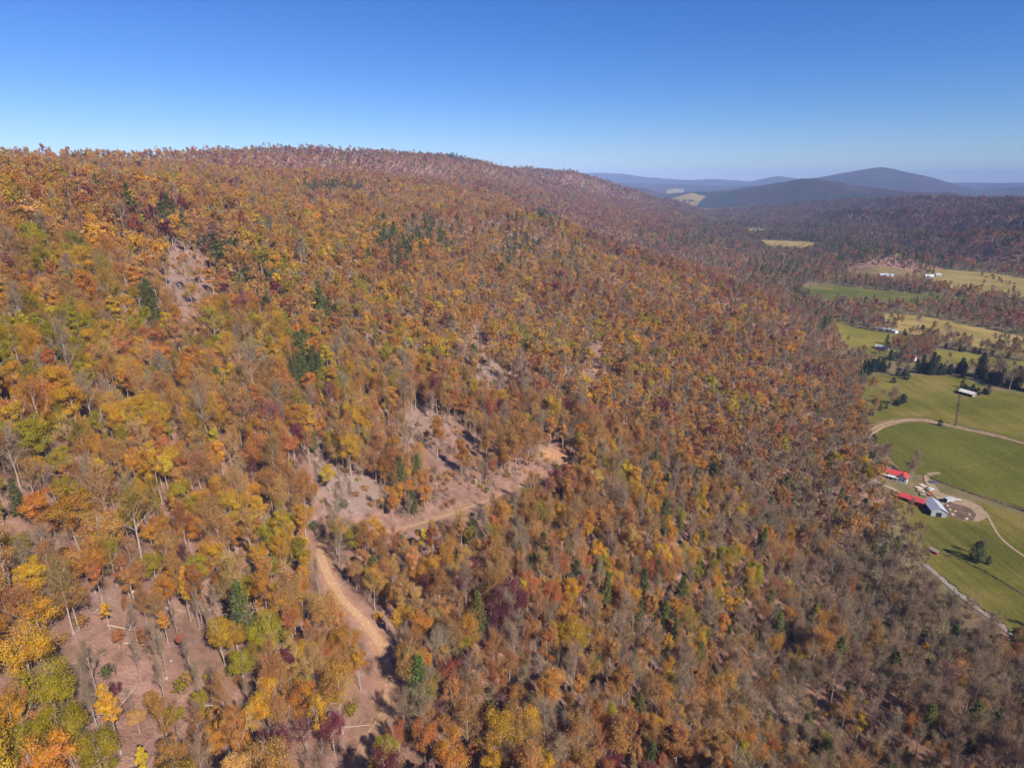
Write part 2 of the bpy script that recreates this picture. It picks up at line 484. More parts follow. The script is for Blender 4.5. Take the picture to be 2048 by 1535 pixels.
# ------------------------------------------------------------------ fields (photo outline -> place on the valley floor)
FIELDS = {  # name: (label, outline in photo pixels, colour key, height guess)
 'pasture_field': ('green pasture below the red and silver barns', [(1872,1146),(1858,1130),(1838,1105),(1812,1072),(1788,1046),(1776,1022),(1770,1000),(1790,994),(1812,1002),(1850,1010),(1900,1000),(1960,1004),(2048,1028),(2160,1056),(2160,1380),(2048,1296),(2010,1262),(1960,1222),(1915,1184)], 'pasture'),
 'hay_meadow': ('smooth green meadow inside the curved dirt bank', [(1748,884),(1754,868),(1772,854),(1800,846),(1840,843),(1880,850),(1912,857),(1960,867),(2010,878),(2048,890),(2160,918),(2160,1050),(2048,1016),(2000,1000),(1940,984),(1880,962),(1850,950),(1815,944),(1790,928),(1781,905),(1785,893),(1768,891)], 'meadow'),
 'rough_meadow': ('yellow green meadow below the dark cedar hedge', [(1718,764),(1735,752),(1760,748),(1800,752),(1835,752),(1880,752),(1925,748),(1935,760),(1990,782),(2048,788),(2160,806),(2160,908),(2048,882),(2010,870),(1960,859),(1915,849),(1880,841),(1840,835),(1790,834),(1755,843),(1736,856),(1726,846),(1720,810)], 'meadow2'),
 'strip_field': ('pale green field in front of the white sheds', [(1664,643),(1700,651),(1740,661),(1790,670),(1828,676),(1800,690),(1760,693),(1715,684),(1690,668)], 'pale'),
 'straw_field': ('straw coloured field along the red woodland', [(1763,630),(1790,627),(1850,633),(1920,646),(1980,658),(2048,672),(2160,694),(2160,712),(2048,694),(1990,682),(1900,662),(1830,653),(1768,638)], 'straw'),
 'green_field': ('bright green field beyond the cedar hedge', [(1868,697),(1920,702),(2048,722),(2160,738),(2160,772),(2048,748),(1980,740),(1900,724),(1856,722)], 'pale'),
 'narrow_field': ('long narrow green strip between woods', [(1604,574),(1640,570),(1700,574),(1760,582),(1850,589),(1970,596),(1840,594),(1770,592),(1700,590),(1610,582)], 'strip'),
 'knoll_field': ('bare brown ploughed knoll behind farm', [(1686,541),(1708,537),(1740,534),(1775,533),(1810,538),(1850,549),(1862,557),(1790,557),(1720,551)], 'brown'),
 'ridge_field': ('wide pale pasture beside the knoll', [(1858,541),(1930,541),(2000,548),(2048,556),(2160,568),(2160,592),(2048,592),(2020,588),(1990,579),(1900,563),(1862,557)], 'tan'),
 'far_straw_field': ('pale straw field in far valley bend', [(1520,481),(1560,482),(1600,484),(1645,488),(1600,490),(1540,487)], 'straw'),
 'distant_field': ('large pale field far up the valley', [(1328,410),(1380,406),(1412,410),(1385,416),(1340,415)], 'straw'),
 'distant_meadow': ('smaller pale field far up the valley', [(1365,419),(1430,418.5),(1437,423.5),(1390,424.5)], 'straw'),
 'bend_field': ('thin pale field beside the river trees', [(1488,458),(1530,459),(1562,461.5),(1500,463.5)], 'tan'),
 'farthest_field': ('faint pale field where the valley closes', [(1332,389.5),(1365,388),(1368,391),(1338,392.5)], 'tan'),
 'clearing_field': ('thin pale clearing in the wooded foothill', [(1752,506),(1800,507),(1830,510.5),(1790,511)], 'tan'),
}
FIELD_XY = {}
for _n, (_l, _p, _c) in FIELDS.items():
    if _n in ('knoll_field', 'clearing_field'):
        _q = [sight(*a) for a in _p]
        FIELD_XY[_n] = [q if q else flat(*a) for q, a in zip(_q, _p)]
    else:
        # the near edge of a far field is seen over the tops of the trees in front of it
        FIELD_XY[_n] = []
        for a in _p:
            ys = [q[1] + (a[0] - q[0]) * (w[1] - q[1]) / (w[0] - q[0]) for q, w in zip(_p, _p[1:] + _p[:1]) if q[0] != w[0] and min(q[0], w[0]) <= a[0] <= max(q[0], w[0])]
            near = len(ys) > 1 and a[1] > 0.5 * (min(ys) + max(ys)) and 430 < a[1] < 695
            FIELD_XY[_n].append(flat(*a, 11.0 if near else 0.6))
GH0 = GH.copy()
# level the ground under the valley fields
for _n, _P in FIELD_XY.items():
    if _n in ('knoll_field', 'clearing_field'): continue
    m = in_poly(GX, GY, _P) & (GH < 40)
    GH[m] = 0.4 + 0.12 * np.minimum(GH[m], 8) + (0.5 * fbm(GX[m], GY[m], 60, 3, 77) if np.hypot(*_P[0]) < 900 else 0)

# ------------------------------------------------------------------ terrain sheet
def _grad():
    dzr = np.gradient(GH, axis=0) / np.gradient(_R, axis=0)
    return dzr
_RX = np.hypot(GX, GY)
PXG, PYG, _dep = project(GX, GY, GH)

CLEAR = [  # (px, py, rx, ry, how much is left standing) thin places in the forest as seen in the photo
 (290,1290,190,130,0.13),(200,1480,70,60,0.3),(700,975,90,70,0.15),(870,860,110,70,0.35),(960,950,110,45,0.3),
 (990,755,60,45,0.25),(1180,740,55,30,0.35),(1195,690,40,18,0.4),(1110,905,45,28,0.12),(380,540,70,80,0.45),(310,655,40,25,0.25),
 (600,1480,90,60,0.55),(640,920,50,50,0.4),(950,690,40,60,0.5),(690,1130,60,60,0.4),(1260,440,40,15,0.5),
]
def clearness(px, py):
    k = np.ones(np.shape(px))
    for cx, cy, rx, ry, left in CLEAR:
        q = np.hypot((px - cx) / rx, (py - cy) / ry) + 0.25 * fbm(px, py, 60, 2, 91)
        k = np.minimum(k, left + (1 - left) * sstep(0.75, 1.1, q))
    return k
def track_dist(x, y):
    d = np.full(np.shape(x), 999.0)
    m = (x > TRACK[:, 0].min() - 15) & (x < TRACK[:, 0].max() + 15) & (y > TRACK[:, 1].min() - 15) & (y < TRACK[:, 1].max() + 15)
    if m.any(): d[m] = polydist(x[m], y[m], TRACK)[0]
    return d

PAL = {
 'gold': (0.58, 0.295, 0.006), 'yellow': (0.58, 0.39, 0.008), 'orange': (0.51, 0.215, 0.024), 'brown': (0.43, 0.210, 0.058),
 'rust': (0.42, 0.155, 0.045), 'red': (0.38, 0.095, 0.050), 'maroon': (0.18, 0.045, 0.055), 'olive': (0.34, 0.245, 0.010),
 'tan': (0.52, 0.275, 0.085), 'lime': (0.36, 0.285, 0.012), 'plum': (0.30, 0.115, 0.095), 'grey': (0.270, 0.182, 0.112), 'pine': (0.105, 0.112, 0.032), 'cedar': (0.030, 0.046, 0.026),  # plum mainly tints far trees, haze put into their leaf colour
}
# per-vertex land cover: R far canopy, G open valley floor, B stony pale ground
cov = np.zeros((*GX.shape, 4), np.float32); cov[..., 3] = 1
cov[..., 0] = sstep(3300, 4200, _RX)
cov[..., 1] = (1 - sstep(1.0, 5.0, GH0 + 2.0 * fbm(GX, GY, 25, 3, 66))) * (1 - sstep(3000, 3600, _RX))
_ink = np.zeros(GX.shape)
for cx, cy, rx, ry, s in [(700,985,75,60,1),(850,850,60,45,.7),(985,755,45,35,.9),(350,560,50,90,.7),(310,655,35,25,1),(1195,745,30,18,1),(930,690,25,40,.5),(640,920,30,50,.6),(200,1200,60,30,.5),(430,480,40,40,.5)]:
    _ink = np.maximum(_ink, s * (1 - sstep(0.5, 1.15, np.hypot((PXG - cx) / rx, (PYG - cy) / ry) + 0.3 * fbm(PXG, PYG, 50, 3, 95))))
cov[..., 2] = np.where((_dep > 0) & (_RX < 900), _ink, 0)
# soil laid bare beside the track and on the landing
_td = track_dist(GX, GY)
soil = np.maximum(0.6 * (1 - sstep(1.2, 2.8 + 0.9 * fbm(GX, GY, 9, 2, 33), _td)), 1 - sstep(7.5, 10.5 + 2.5 * fbm(GX, GY, 7, 2, 34), np.hypot(GX - LANDING[0], GY - LANDING[1])))
for cp in [(1195,742,4.5)]:
    _q = sight(cp[0], cp[1])
    soil = np.maximum(soil, 1 - sstep(cp[2] * .6, cp[2] * 1.2 + fbm(GX, GY, 5, 2, 36), np.hypot(GX - _q[0], GY - _q[1])))
# colour of the far woods, with haze painted in: red fades with distance
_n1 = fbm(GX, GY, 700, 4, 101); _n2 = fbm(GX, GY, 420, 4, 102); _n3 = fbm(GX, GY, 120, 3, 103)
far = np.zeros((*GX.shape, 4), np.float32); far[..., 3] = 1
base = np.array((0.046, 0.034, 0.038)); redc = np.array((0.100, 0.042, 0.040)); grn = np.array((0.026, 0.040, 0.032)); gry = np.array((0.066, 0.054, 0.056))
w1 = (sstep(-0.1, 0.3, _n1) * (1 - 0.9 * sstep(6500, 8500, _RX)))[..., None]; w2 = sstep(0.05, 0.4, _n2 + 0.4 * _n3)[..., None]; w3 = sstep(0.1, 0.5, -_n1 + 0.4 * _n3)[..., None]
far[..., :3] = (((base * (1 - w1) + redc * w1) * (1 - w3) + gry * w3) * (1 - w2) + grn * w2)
soil_a = np.asarray(soil, np.float32)

def terrain():
    n, m = GX.shape
    idx = np.arange(n * m).reshape(n, m)
    q = np.stack([idx[:-1, :-1], idx[1:, :-1], idx[1:, 1:], idx[:-1, 1:]], -1).reshape(-1, 4)[:, ::-1]
    # close the small hole under the viewer
    co = np.vstack([np.stack([GX, GY, GH], -1).reshape(-1, 3), [[0, 0, float(GH[0].mean())]]])
    hub = n * m
    t = np.stack([np.full(m - 1, hub), idx[0, 1:], idx[0, :-1]], -1)
    me = mesh_np('terrain', co, q, t)
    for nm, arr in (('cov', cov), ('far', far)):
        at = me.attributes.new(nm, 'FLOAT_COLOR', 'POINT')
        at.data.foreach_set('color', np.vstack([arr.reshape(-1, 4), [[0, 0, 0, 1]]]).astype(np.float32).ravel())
    at = me.attributes.new('soil', 'FLOAT', 'POINT'); at.data.foreach_set('value', np.r_[soil_a.ravel(), 0].astype(np.float32))
    me.polygons.foreach_set('use_smooth', np.ones(len(me.polygons), bool))
    m_, nt = new_mat('forest_floor'); N = NT(nt)
    tc = N.n('ShaderNodeTexCoord'); P = tc.outputs['Object']
    n1 = N.noise(P, 0.35, 6, 0.65); n2 = N.noise(P, 2.2, 4, 0.7); n3 = N.noise(P, 0.05, 4)
    lit = N.ramp(n1, [(0.22, (0.15, 0.082, 0.060)), (0.5, (0.31, 0.170, 0.128)), (0.75, (0.42, 0.265, 0.205))])
    lit = N.mix(N.mrange(n2, 0.62, 0.78), lit, (0.42, 0.31, 0.25))
    n4 = N.noise(P, 9.0, 3, 0.7)
    lit = N.mix(1.0, lit, N.ramp(n4, [(0.3, (0.55, 0.52, 0.5)), (0.5, (1.0, 1.0, 1.0)), (0.7, (1.45, 1.4, 1.35))]), 'MULTIPLY')
    lit = N.mix(N.mrange(n3, 0.35, 0.65, 0, 0.5), lit, (0.135, 0.080, 0.050))
    ca = N.n('ShaderNodeAttribute', attribute_name='cov'); sp = N.n('ShaderNodeSeparateColor'); N.l(ca.outputs['Color'], sp.inputs[0])
    vo = N.n('ShaderNodeTexVoronoi'); vo.inputs['Scale'].default_value = 0.9; N.l(P, vo.inputs['Vector'])
    stone = N.mix(N.mrange(n2, 0.35, 0.7), (0.20, 0.14, 0.115), (0.40, 0.32, 0.275))
    stone = N.mix(N.mrange(vo.outputs['Distance'], 0.05, 0.35), stone, (0.28, 0.195, 0.16))
    c = N.mix(N.math('MULTIPLY', sp.outputs[2], N.mrange(n1, 0.3, 0.55)), lit, stone)
    grass = N.ramp(N.noise(P, 0.08, 6, 0.65), [(0.3, (0.10, 0.10, 0.035)), (0.55, (0.17, 0.13, 0.06)), (0.75, (0.22, 0.16, 0.085))])
    c = N.mix(sp.outputs[1], c, grass)
    so = N.n('ShaderNodeAttribute', attribute_name='soil')
    dirt = N.ramp(N.noise(P, 0.9, 6, 0.7), [(0.3, (0.33, 0.16, 0.085)), (0.55, (0.46, 0.255, 0.135)), (0.75, (0.56, 0.36, 0.21))])
    c = N.mix(N.math('MULTIPLY', so.outputs['Fac'], N.mrange(n2, 0.3, 0.5, 0.35, 1.0)), c, dirt)
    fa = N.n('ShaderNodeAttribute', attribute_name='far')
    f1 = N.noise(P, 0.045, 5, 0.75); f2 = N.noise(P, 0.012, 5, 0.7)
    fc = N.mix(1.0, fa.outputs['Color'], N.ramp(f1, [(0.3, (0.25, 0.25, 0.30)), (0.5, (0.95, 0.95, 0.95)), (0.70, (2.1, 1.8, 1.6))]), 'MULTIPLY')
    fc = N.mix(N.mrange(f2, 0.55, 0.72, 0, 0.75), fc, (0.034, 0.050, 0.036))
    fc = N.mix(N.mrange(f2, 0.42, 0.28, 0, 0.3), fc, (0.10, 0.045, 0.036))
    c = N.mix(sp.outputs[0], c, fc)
    b = N.n('ShaderNodeBsdfPrincipled'); N.l(c, b.inputs['Base Color']); b.inputs['Roughness'].default_value = 0.95
    b.inputs['Specular IOR Level'].default_value = 0.1
    bp = N.n('ShaderNodeBump'); bp.inputs['Strength'].default_value = 0.8; bp.inputs['Distance'].default_value = 0.35
    N.l(N.math('ADD', n1, n2), bp.inputs['Height'])
    bp2 = N.n('ShaderNodeBump'); bp2.inputs['Distance'].default_value = 14.0; N.l(sp.outputs[0], bp2.inputs['Strength'])
    N.l(f1, bp2.inputs['Height']); N.l(bp.outputs[0], bp2.inputs['Normal'])
    N.l(bp2.outputs[0], b.inputs['Normal'])
    N.out(b.outputs[0])
    me.materials.append(m_)
    o = link('terrain', me)
    tag(o, kind='structure', label='wooded mountainside falling to a farmed valley with hills beyond')
    return o
TERRAIN = terrain()

# track ribbon
def ribbon(name, path, width, mat, lift=0.1, jit=0.25, seed=1, rows=5):
    t = np.gradient(path, axis=0); t /= np.linalg.norm(t, axis=1)[:, None]; nrm = np.c_[-t[:, 1], t[:, 0]]
    s = np.arange(len(path))
    wl = width / 2 * (1 + jit * fbm(s, s * 0, 5, 3, seed)); wr = width / 2 * (1 + jit * fbm(s, s * 0 + 50, 5, 3, seed + 5))
    V = []
    for k in range(rows):
        f = k / (rows - 1)
        off = -wl * (1 - f) + wr * f
        p = path + nrm * off[:, None]
        rut = -0.10 * math.exp(-((abs(f - 0.5) - 0.25) / 0.1) ** 2) if rows > 3 else 0
        z = ground(p[:, 0], p[:, 1]) + lift + rut
        V.append(np.c_[p, z])
    V = np.stack(V, 1); n = len(path)
    idx = np.arange(n * rows).reshape(n, rows)
    q = np.stack([idx[:-1, :-1], idx[1:, :-1], idx[1:, 1:], idx[:-1, 1:]], -1).reshape(-1, 4)[:, ::-1]
    me = mesh_np(name, V.reshape(-1, 3), q, mats=[mat])
    me.polygons.foreach_set('use_smooth', np.ones(len(me.polygons), bool))
    return link(name, me)
def dirt_mat(name, a, b, c, sc=0.8):
    m, nt = new_mat(name); N = NT(nt); tc = N.n('ShaderNodeTexCoord')
    f = N.noise(tc.outputs['Object'], sc, 7, 0.7)
    col = N.ramp(f, [(0.3, a), (0.52, b), (0.74, c)])
    bs = N.n('ShaderNodeBsdfPrincipled'); N.l(col, bs.inputs['Base Color']); bs.inputs['Roughness'].default_value = 0.95
    bs.inputs['Specular IOR Level'].default_value = 0.1
    bp = N.n('ShaderNodeBump'); bp.inputs['Strength'].default_value = 0.7; bp.inputs['Distance'].default_value = 0.15
    N.l(f, bp.inputs['Height']); N.l(bp.outputs[0], bs.inputs['Normal']); N.out(bs.outputs[0]); return m
M_DIRT = dirt_mat('orange_dirt', (0.30, 0.165, 0.095), (0.41, 0.245, 0.14), (0.50, 0.34, 0.22), 1.6)
M_GRAVEL = dirt_mat('gravel', (0.17, 0.145, 0.125), (0.24, 0.205, 0.18), (0.31, 0.27, 0.24))
M_LANE = dirt_mat('lane_dirt', (0.25, 0.19, 0.13), (0.34, 0.26, 0.19), (0.42, 0.33, 0.25))
tag(ribbon('dirt_track', TRACK, 1.9, M_DIRT, 0.10), kind='structure', label='orange dirt haul track climbing through the forest')

# field sheets
from mathutils.geometry import delaunay_2d_cdt
FCOL = {
 'pasture': ((0.074, 0.074, 0.014), (0.114, 0.103, 0.022), (0.175, 0.133, 0.037)),
 'meadow': ((0.078, 0.082, 0.015), (0.099, 0.098, 0.019), (0.121, 0.112, 0.023)),
 'meadow2': ((0.093, 0.091, 0.017), (0.128, 0.114, 0.023), (0.187, 0.146, 0.039)),
 'pale': ((0.124, 0.115, 0.024), (0.165, 0.147, 0.031), (0.206, 0.175, 0.041)),
 'straw': ((0.215, 0.161, 0.055), (0.284, 0.210, 0.072), (0.332, 0.242, 0.088)),
 'strip': ((0.074, 0.086, 0.022), (0.105, 0.112, 0.027), (0.159, 0.133, 0.037)),
 'brown': ((0.135, 0.094, 0.043), (0.168, 0.118, 0.055), (0.212, 0.153, 0.066)),
 'tan': ((0.196, 0.151, 0.055), (0.248, 0.191, 0.068), (0.308, 0.225, 0.084)),
}
def field_mat(key):
    a, b, c = FCOL[key]
    m, nt = new_mat('field_' + key); N = NT(nt); tc = N.n('ShaderNodeTexCoord'); P = tc.outputs['Object']
    f = N.noise(P, 0.018, 7, 0.62)
    mp = N.n('ShaderNodeMapping'); mp.inputs['Rotation'].default_value = (0, 0, 0.55); mp.inputs['Scale'].default_value = (0.25, 0.012, 1); N.l(P, mp.inputs['Vector'])
    st = N.noise(mp.outputs[0], 1.0, 3, 0.6)
    k = N.math('ADD', N.math('MULTIPLY', f, 0.72), N.math('MULTIPLY', st, 0.28))
    col = N.ramp(k, [(0.40, a), (0.5, b), (0.61, c)])
    g = N.noise(P, 0.9, 4, 0.7)
    col = N.mix(1.0, col, N.ramp(g, [(0.3, (0.68, 0.70, 0.68)), (0.7, (1.3, 1.28, 1.3))]), 'MULTIPLY')
    b_ = N.n('ShaderNodeBsdfDiffuse'); N.l(col, b_.inputs['Color'])
    bp = N.n('ShaderNodeBump'); bp.inputs['Strength'].default_value = 0.5; bp.inputs['Distance'].default_value = 0.3; N.l(g, bp.inputs['Height']); N.l(bp.outputs[0], b_.inputs['Normal'])
    N.out(b_.outputs[0]); return m
FMAT = {k: field_mat(k) for k in FCOL}
def sheet_on_ground(name, P, mat, lift, step):
    P = np.array(P, float)
    B = []
    for i in range(len(P)):
        a, b = P[i], P[(i + 1) % len(P)]
        n = max(1, int(np.hypot(*(b - a)) / step))
        for k in range(n): B.append(a + (b - a) * k / n)
    B = np.array(B)
    nb = len(B)
    gx, gy = np.meshgrid(np.arange(P[:, 0].min(), P[:, 0].max(), step), np.arange(P[:, 1].min(), P[:, 1].max(), step))
    gx = gx.ravel(); gy = gy.ravel(); k = in_poly(gx, gy, P)
    pts = [Vector(p) for p in B] + [Vector((a, b)) for a, b in zip(gx[k], gy[k])]
    edges = [(i, (i + 1) % nb) for i in range(nb)]
    v, e, f, *_ = delaunay_2d_cdt(pts, edges, [], 1, 1e-4)
    v = np.array([tuple(p) for p in v])
    f = [t for t in f if len(t) == 3]
    cen = np.array([v[list(t)].mean(0) for t in f]); ins = in_poly(cen[:, 0], cen[:, 1], P)
    f = [t for t, i in zip(f, ins) if i]
    z = ground(v[:, 0], v[:, 1]) + lift
    me = bpy.data.meshes.new(name); me.from_pydata(np.c_[v, z].tolist(), [], [tuple(t) for t in f]); me.update()
    if len(me.polygons) and me.polygons[0].normal.z < 0: me.flip_normals()
    me.materials.append(mat); me.polygons.foreach_set('use_smooth', np.ones(len(me.polygons), bool))
    return link(name, me)
def ragged(P, amp, seed):
    P = np.array(P, float); out = []
    for i in range(len(P)):
        a, b = P[i], P[(i + 1) % len(P)]; L = np.hypot(*(b - a)); n = max(1, int(L / max(6, amp * 3)))
        for k in range(n):
            p = a + (b - a) * k / n
            out.append((p[0] + amp * float(fbm(p[0], p[1], amp * 5, 2, seed)), p[1] + amp * float(fbm(p[0] + 99, p[1], amp * 5, 2, seed + 1))))
    return out
for _i, (_n, (_l, _p, _c)) in enumerate(FIELDS.items()):
    P = FIELD_XY[_n]; P = [(p[0], p[1]) for p in P]
    r0 = float(np.mean([math.hypot(*p) for p in P]))
    P = ragged(P, 2.0 if r0 < 900 else 5.0, 200 + _i)
    FIELD_XY[_n] = P
    o = sheet_on_ground(_n, P, FMAT[_c], 0.12 + r0 * (0.00025 if r0 < 2000 else 0.0009), max(6.0, r0 / 90))
    tag(o, kind='structure', label=_l)

# ------------------------------------------------------------------ tree kinds
def _unit(v): return v / np.maximum(np.linalg.norm(v, axis=-1, keepdims=True), 1e-9)
def rquads(rng, P, Nrm, size, asp=1.5):
    """small leaf plates at P facing about Nrm -> verts, quads"""
    n = len(P)
    Nn = _unit(Nrm + rng.normal(0, 0.55, (n, 3)))
    T = _unit(np.cross(Nn, rng.normal(0, 1, (n, 3)))); B = np.cross(Nn, T)
    s = size * rng.uniform(0.65, 1.35, (n, 1))
    a = T * s * 0.5 * math.sqrt(asp); b = B * s * 0.5 / math.sqrt(asp)
    c = rng.uniform(-0.25, 0.25, (n, 1))
    V = np.stack([P - a, P - b + a * c + Nn * s * 0.08, P + a, P + b + a * c + Nn * s * 0.08], 1).reshape(-1, 3)
    return V, np.arange(4 * n).reshape(-1, 4)
def rtwigs(rng, P, D, length, width):
    """slim twig slivers from P along D"""
    n = len(P); L = length * rng.uniform(0.6, 1.4, (n, 1))
    T = _unit(np.cross(D, rng.normal(0, 1, (n, 3)))) * width * rng.uniform(0.7, 1.3, (n, 1)) * 0.5
    V = np.stack([P - T, P + T, P + D * L], 1).reshape(-1, 3)
    return V, np.arange(3 * n).reshape(-1, 3)

class Tree:
    """woody parts and crown parts kept apart"""
    def __init__(self): self.w = MB(); self.cv = []; self.cq = []; self.ct = []; self.lv = []; self.n = 0; self.lvt = []; self.tv = []; self.nt = 0
    def leaves(self, V, Q, lv): self.cv.append(V); self.cq.append(Q + self.n); self.n += len(V); self.lv.append(np.repeat(lv, 4, 0))
    def twigs(self, V, T, lv): self.tv.append(V); self.ct.append(T + self.nt); self.nt += len(V); self.lvt.append(np.repeat(lv, 3, 0))
    def crown_arrays(self):
        V = []; Q = None; T = None; L = []
        k = 0
        if self.cv:
            V.append(np.vstack(self.cv)); Q = np.vstack(self.cq); L.append(np.vstack(self.lv)); k = len(V[0])
        if self.tv:
            V.append(np.vstack(self.tv)); T = np.vstack(self.ct) + k; L.append(np.vstack(self.lvt))
        return np.vstack(V), Q, T, np.vstack(L)
    def crown_mesh(self, name, mat):
        V, Q, T, L = self.crown_arrays()
        me = mesh_np(name, V, Q, T, [mat])
        at = me.attributes.new('lv', 'FLOAT_COLOR', 'POINT'); at.data.foreach_set('color', np.c_[L, np.ones(len(L))].astype(np.float32).ravel())
        return me
    def whole_mesh(self, name, bark, mat):
        V, Q, T, L = self.crown_arrays()
        wv = np.array(self.w.v, float).reshape(-1, 3)
        wq = [f for f in self.w.f if len(f) == 4]; wt = []
        for f in self.w.f:
            if len(f) != 4: wt += [(f[0], f[i], f[i + 1]) for i in range(1, len(f) - 1)]
        k = len(wv); qs = []; mi = []
        if wq: qs.append(np.array(wq)); mi += [0] * len(wq)
        if Q is not None: qs.append(Q + k); mi += [1] * len(Q)
        ts = []
        if wt: ts.append(np.array(wt)); mi += [0] * len(wt)
        if T is not None: ts.append(T + k); mi += [1] * len(T)
        me = mesh_np(name, np.vstack([wv, V]) if k else V, np.vstack(qs) if qs else None, np.vstack(ts) if ts else None, [bark, mat], mi)
        L = np.vstack([np.zeros((k, 3)), L]) if k else L
        at = me.attributes.new('lv', 'FLOAT_COLOR', 'POINT'); at.data.foreach_set('color', np.c_[L, np.ones(len(L))].astype(np.float32).ravel())
        return me

def limb_pts(rng, a, d, L, n, droop):
    P = [np.array(a, float)]; d = np.array(d, float)
    for i in range(n):
        d = _unit(d + rng.normal(0, 0.16, 3) + np.array([0, 0, droop])); P.append(P[-1] + d * L / n)
    return P

def skeleton(t, rng, H, lod, spread=0.75, first=0.42, r0=0.26, nl=9, fork=3):
    """trunk and limbs; returns tips (position, direction)"""
    sides = (6, 4, 3)[lod]
    lean = rng.normal(0, 0.035, 2)
    n = (6, 3, 2)[lod]
    P = [np.array([lean[0] * H * f ** 1.5 + (rng.normal(0, 0.10) if 0 < f < 1 else 0), lean[1] * H * f ** 1.5 + (rng.normal(0, 0.10) if 0 < f < 1 else 0), H * 0.93 * f]) for f in np.linspace(0, 1, n + 1)]
    P[0][2] = -1.2
    R = [r0 * (1 - 0.86 * (i / n)) for i in range(n + 1)]; R[0] *= 1.25
    t.w.tube(P, R, sides, cap=False)
    tips = []; Pz = np.array(P)
    if lod == 2:
        nl = 3
    for k in range(nl):
        f = first + (0.95 - first) * (k + rng.uniform(0, 0.8)) / nl
        z = f * H * 0.93; b = np.array([np.interp(z, Pz[:, 2], Pz[:, 0]), np.interp(z, Pz[:, 2], Pz[:, 1]), z])
        ang = k * 2.4 + rng.uniform(-0.5, 0.5)
        tilt = spread * (1.15 - 0.7 * (f - first) / (1 - first)) * rng.uniform(0.8, 1.2)
        d = np.array([math.cos(ang) * math.sin(tilt), math.sin(ang) * math.sin(tilt), math.cos(tilt)])
        L = H * rng.uniform(0.24, 0.36) * (1.15 - 0.55 * (f - first) / (1 - first))
        Q = limb_pts(rng, b, d, L, 3 if lod == 0 else 1, 0.05)
        rr = r0 * 0.42 * (1.1 - 0.6 * f)
        if lod < 2: t.w.tube(Q, list(np.linspace(rr, rr * 0.35, len(Q))), 4 if lod == 0 else 3, cap=False)
        tips.append((Q[-1], _unit(Q[-1] - Q[-2])))
        for s in range(fork if lod == 0 else (1 if lod == 1 else 0)):
            i = rng.integers(1, len(Q)); p0 = Q[i] * 0.5 + Q[i - 1] * 0.5
            d2 = _unit(_unit(Q[i] - Q[i - 1]) + rng.normal(0, 0.5, 3) + np.array([0, 0, 0.15]))
            q = limb_pts(rng, p0, d2, L * rng.uniform(0.35, 0.6), 2 if lod == 0 else 1, 0.08)
            t.w.tube(q, list(np.linspace(rr * 0.5, rr * 0.15, len(q))), 3, cap=False)
            tips.append((q[-1], _unit(q[-1] - q[-2]))); tips.append((q[len(q) // 2], _unit(q[-1] - q[-2])))
    tips.append((P[-1], np.array([0, 0, 1.0])))
    return tips

def tree_leafy(seed, lod, dens=1.0, rad=4.3, H=17.0):
    rng = np.random.default_rng(seed); t = Tree()
    skeleton(t, rng, H, lod, r0=0.25, nl=7)
    nl = (30, 18, 10)[lod]; per = (int(300 * dens), int(46 * dens), int(13 * dens + 1))[lod]; size = (0.225, 0.60, 1.35)[lod]
    cz = H * 0.69; rz = H * 0.30
    sq = rng.uniform(0.85, 1.15, 2)
    for k in range(nl):
        u = _unit(rng.normal(0, 1, 3) + np.array([0, 0, 0.35])); f = rng.uniform(0.30, 0.90)
        c = np.array([u[0] * rad * sq[0] * f, u[1] * rad * sq[1] * f, cz + u[2] * rz * f])
        lr = rng.uniform(0.95, 1.9) * rad / 4.3 * (1.0 if lod == 0 else 1.15)
        d = _unit(rng.normal(0, 1, (per, 3)) + u * 0.7 + np.array([0, 0, 0.35]))
        P = c + d * lr * rng.uniform(0.35, 1.12, (per, 1)) * np.array([1.08, 1.08, 0.82])
        lv = np.c_[np.clip(rng.normal(0.5, (0.17, 0.12, 0.09)[lod], per) + rng.normal(0, 0.08), 0, 1), np.clip(rng.uniform(0.2, 0.8) + rng.normal(0, 0.18, per), 0, 1), rng.uniform(0, 1, per)]
        t.leaves(*rquads(rng, P, d + np.array([0, 0, 0.35]), size), lv)
    return t

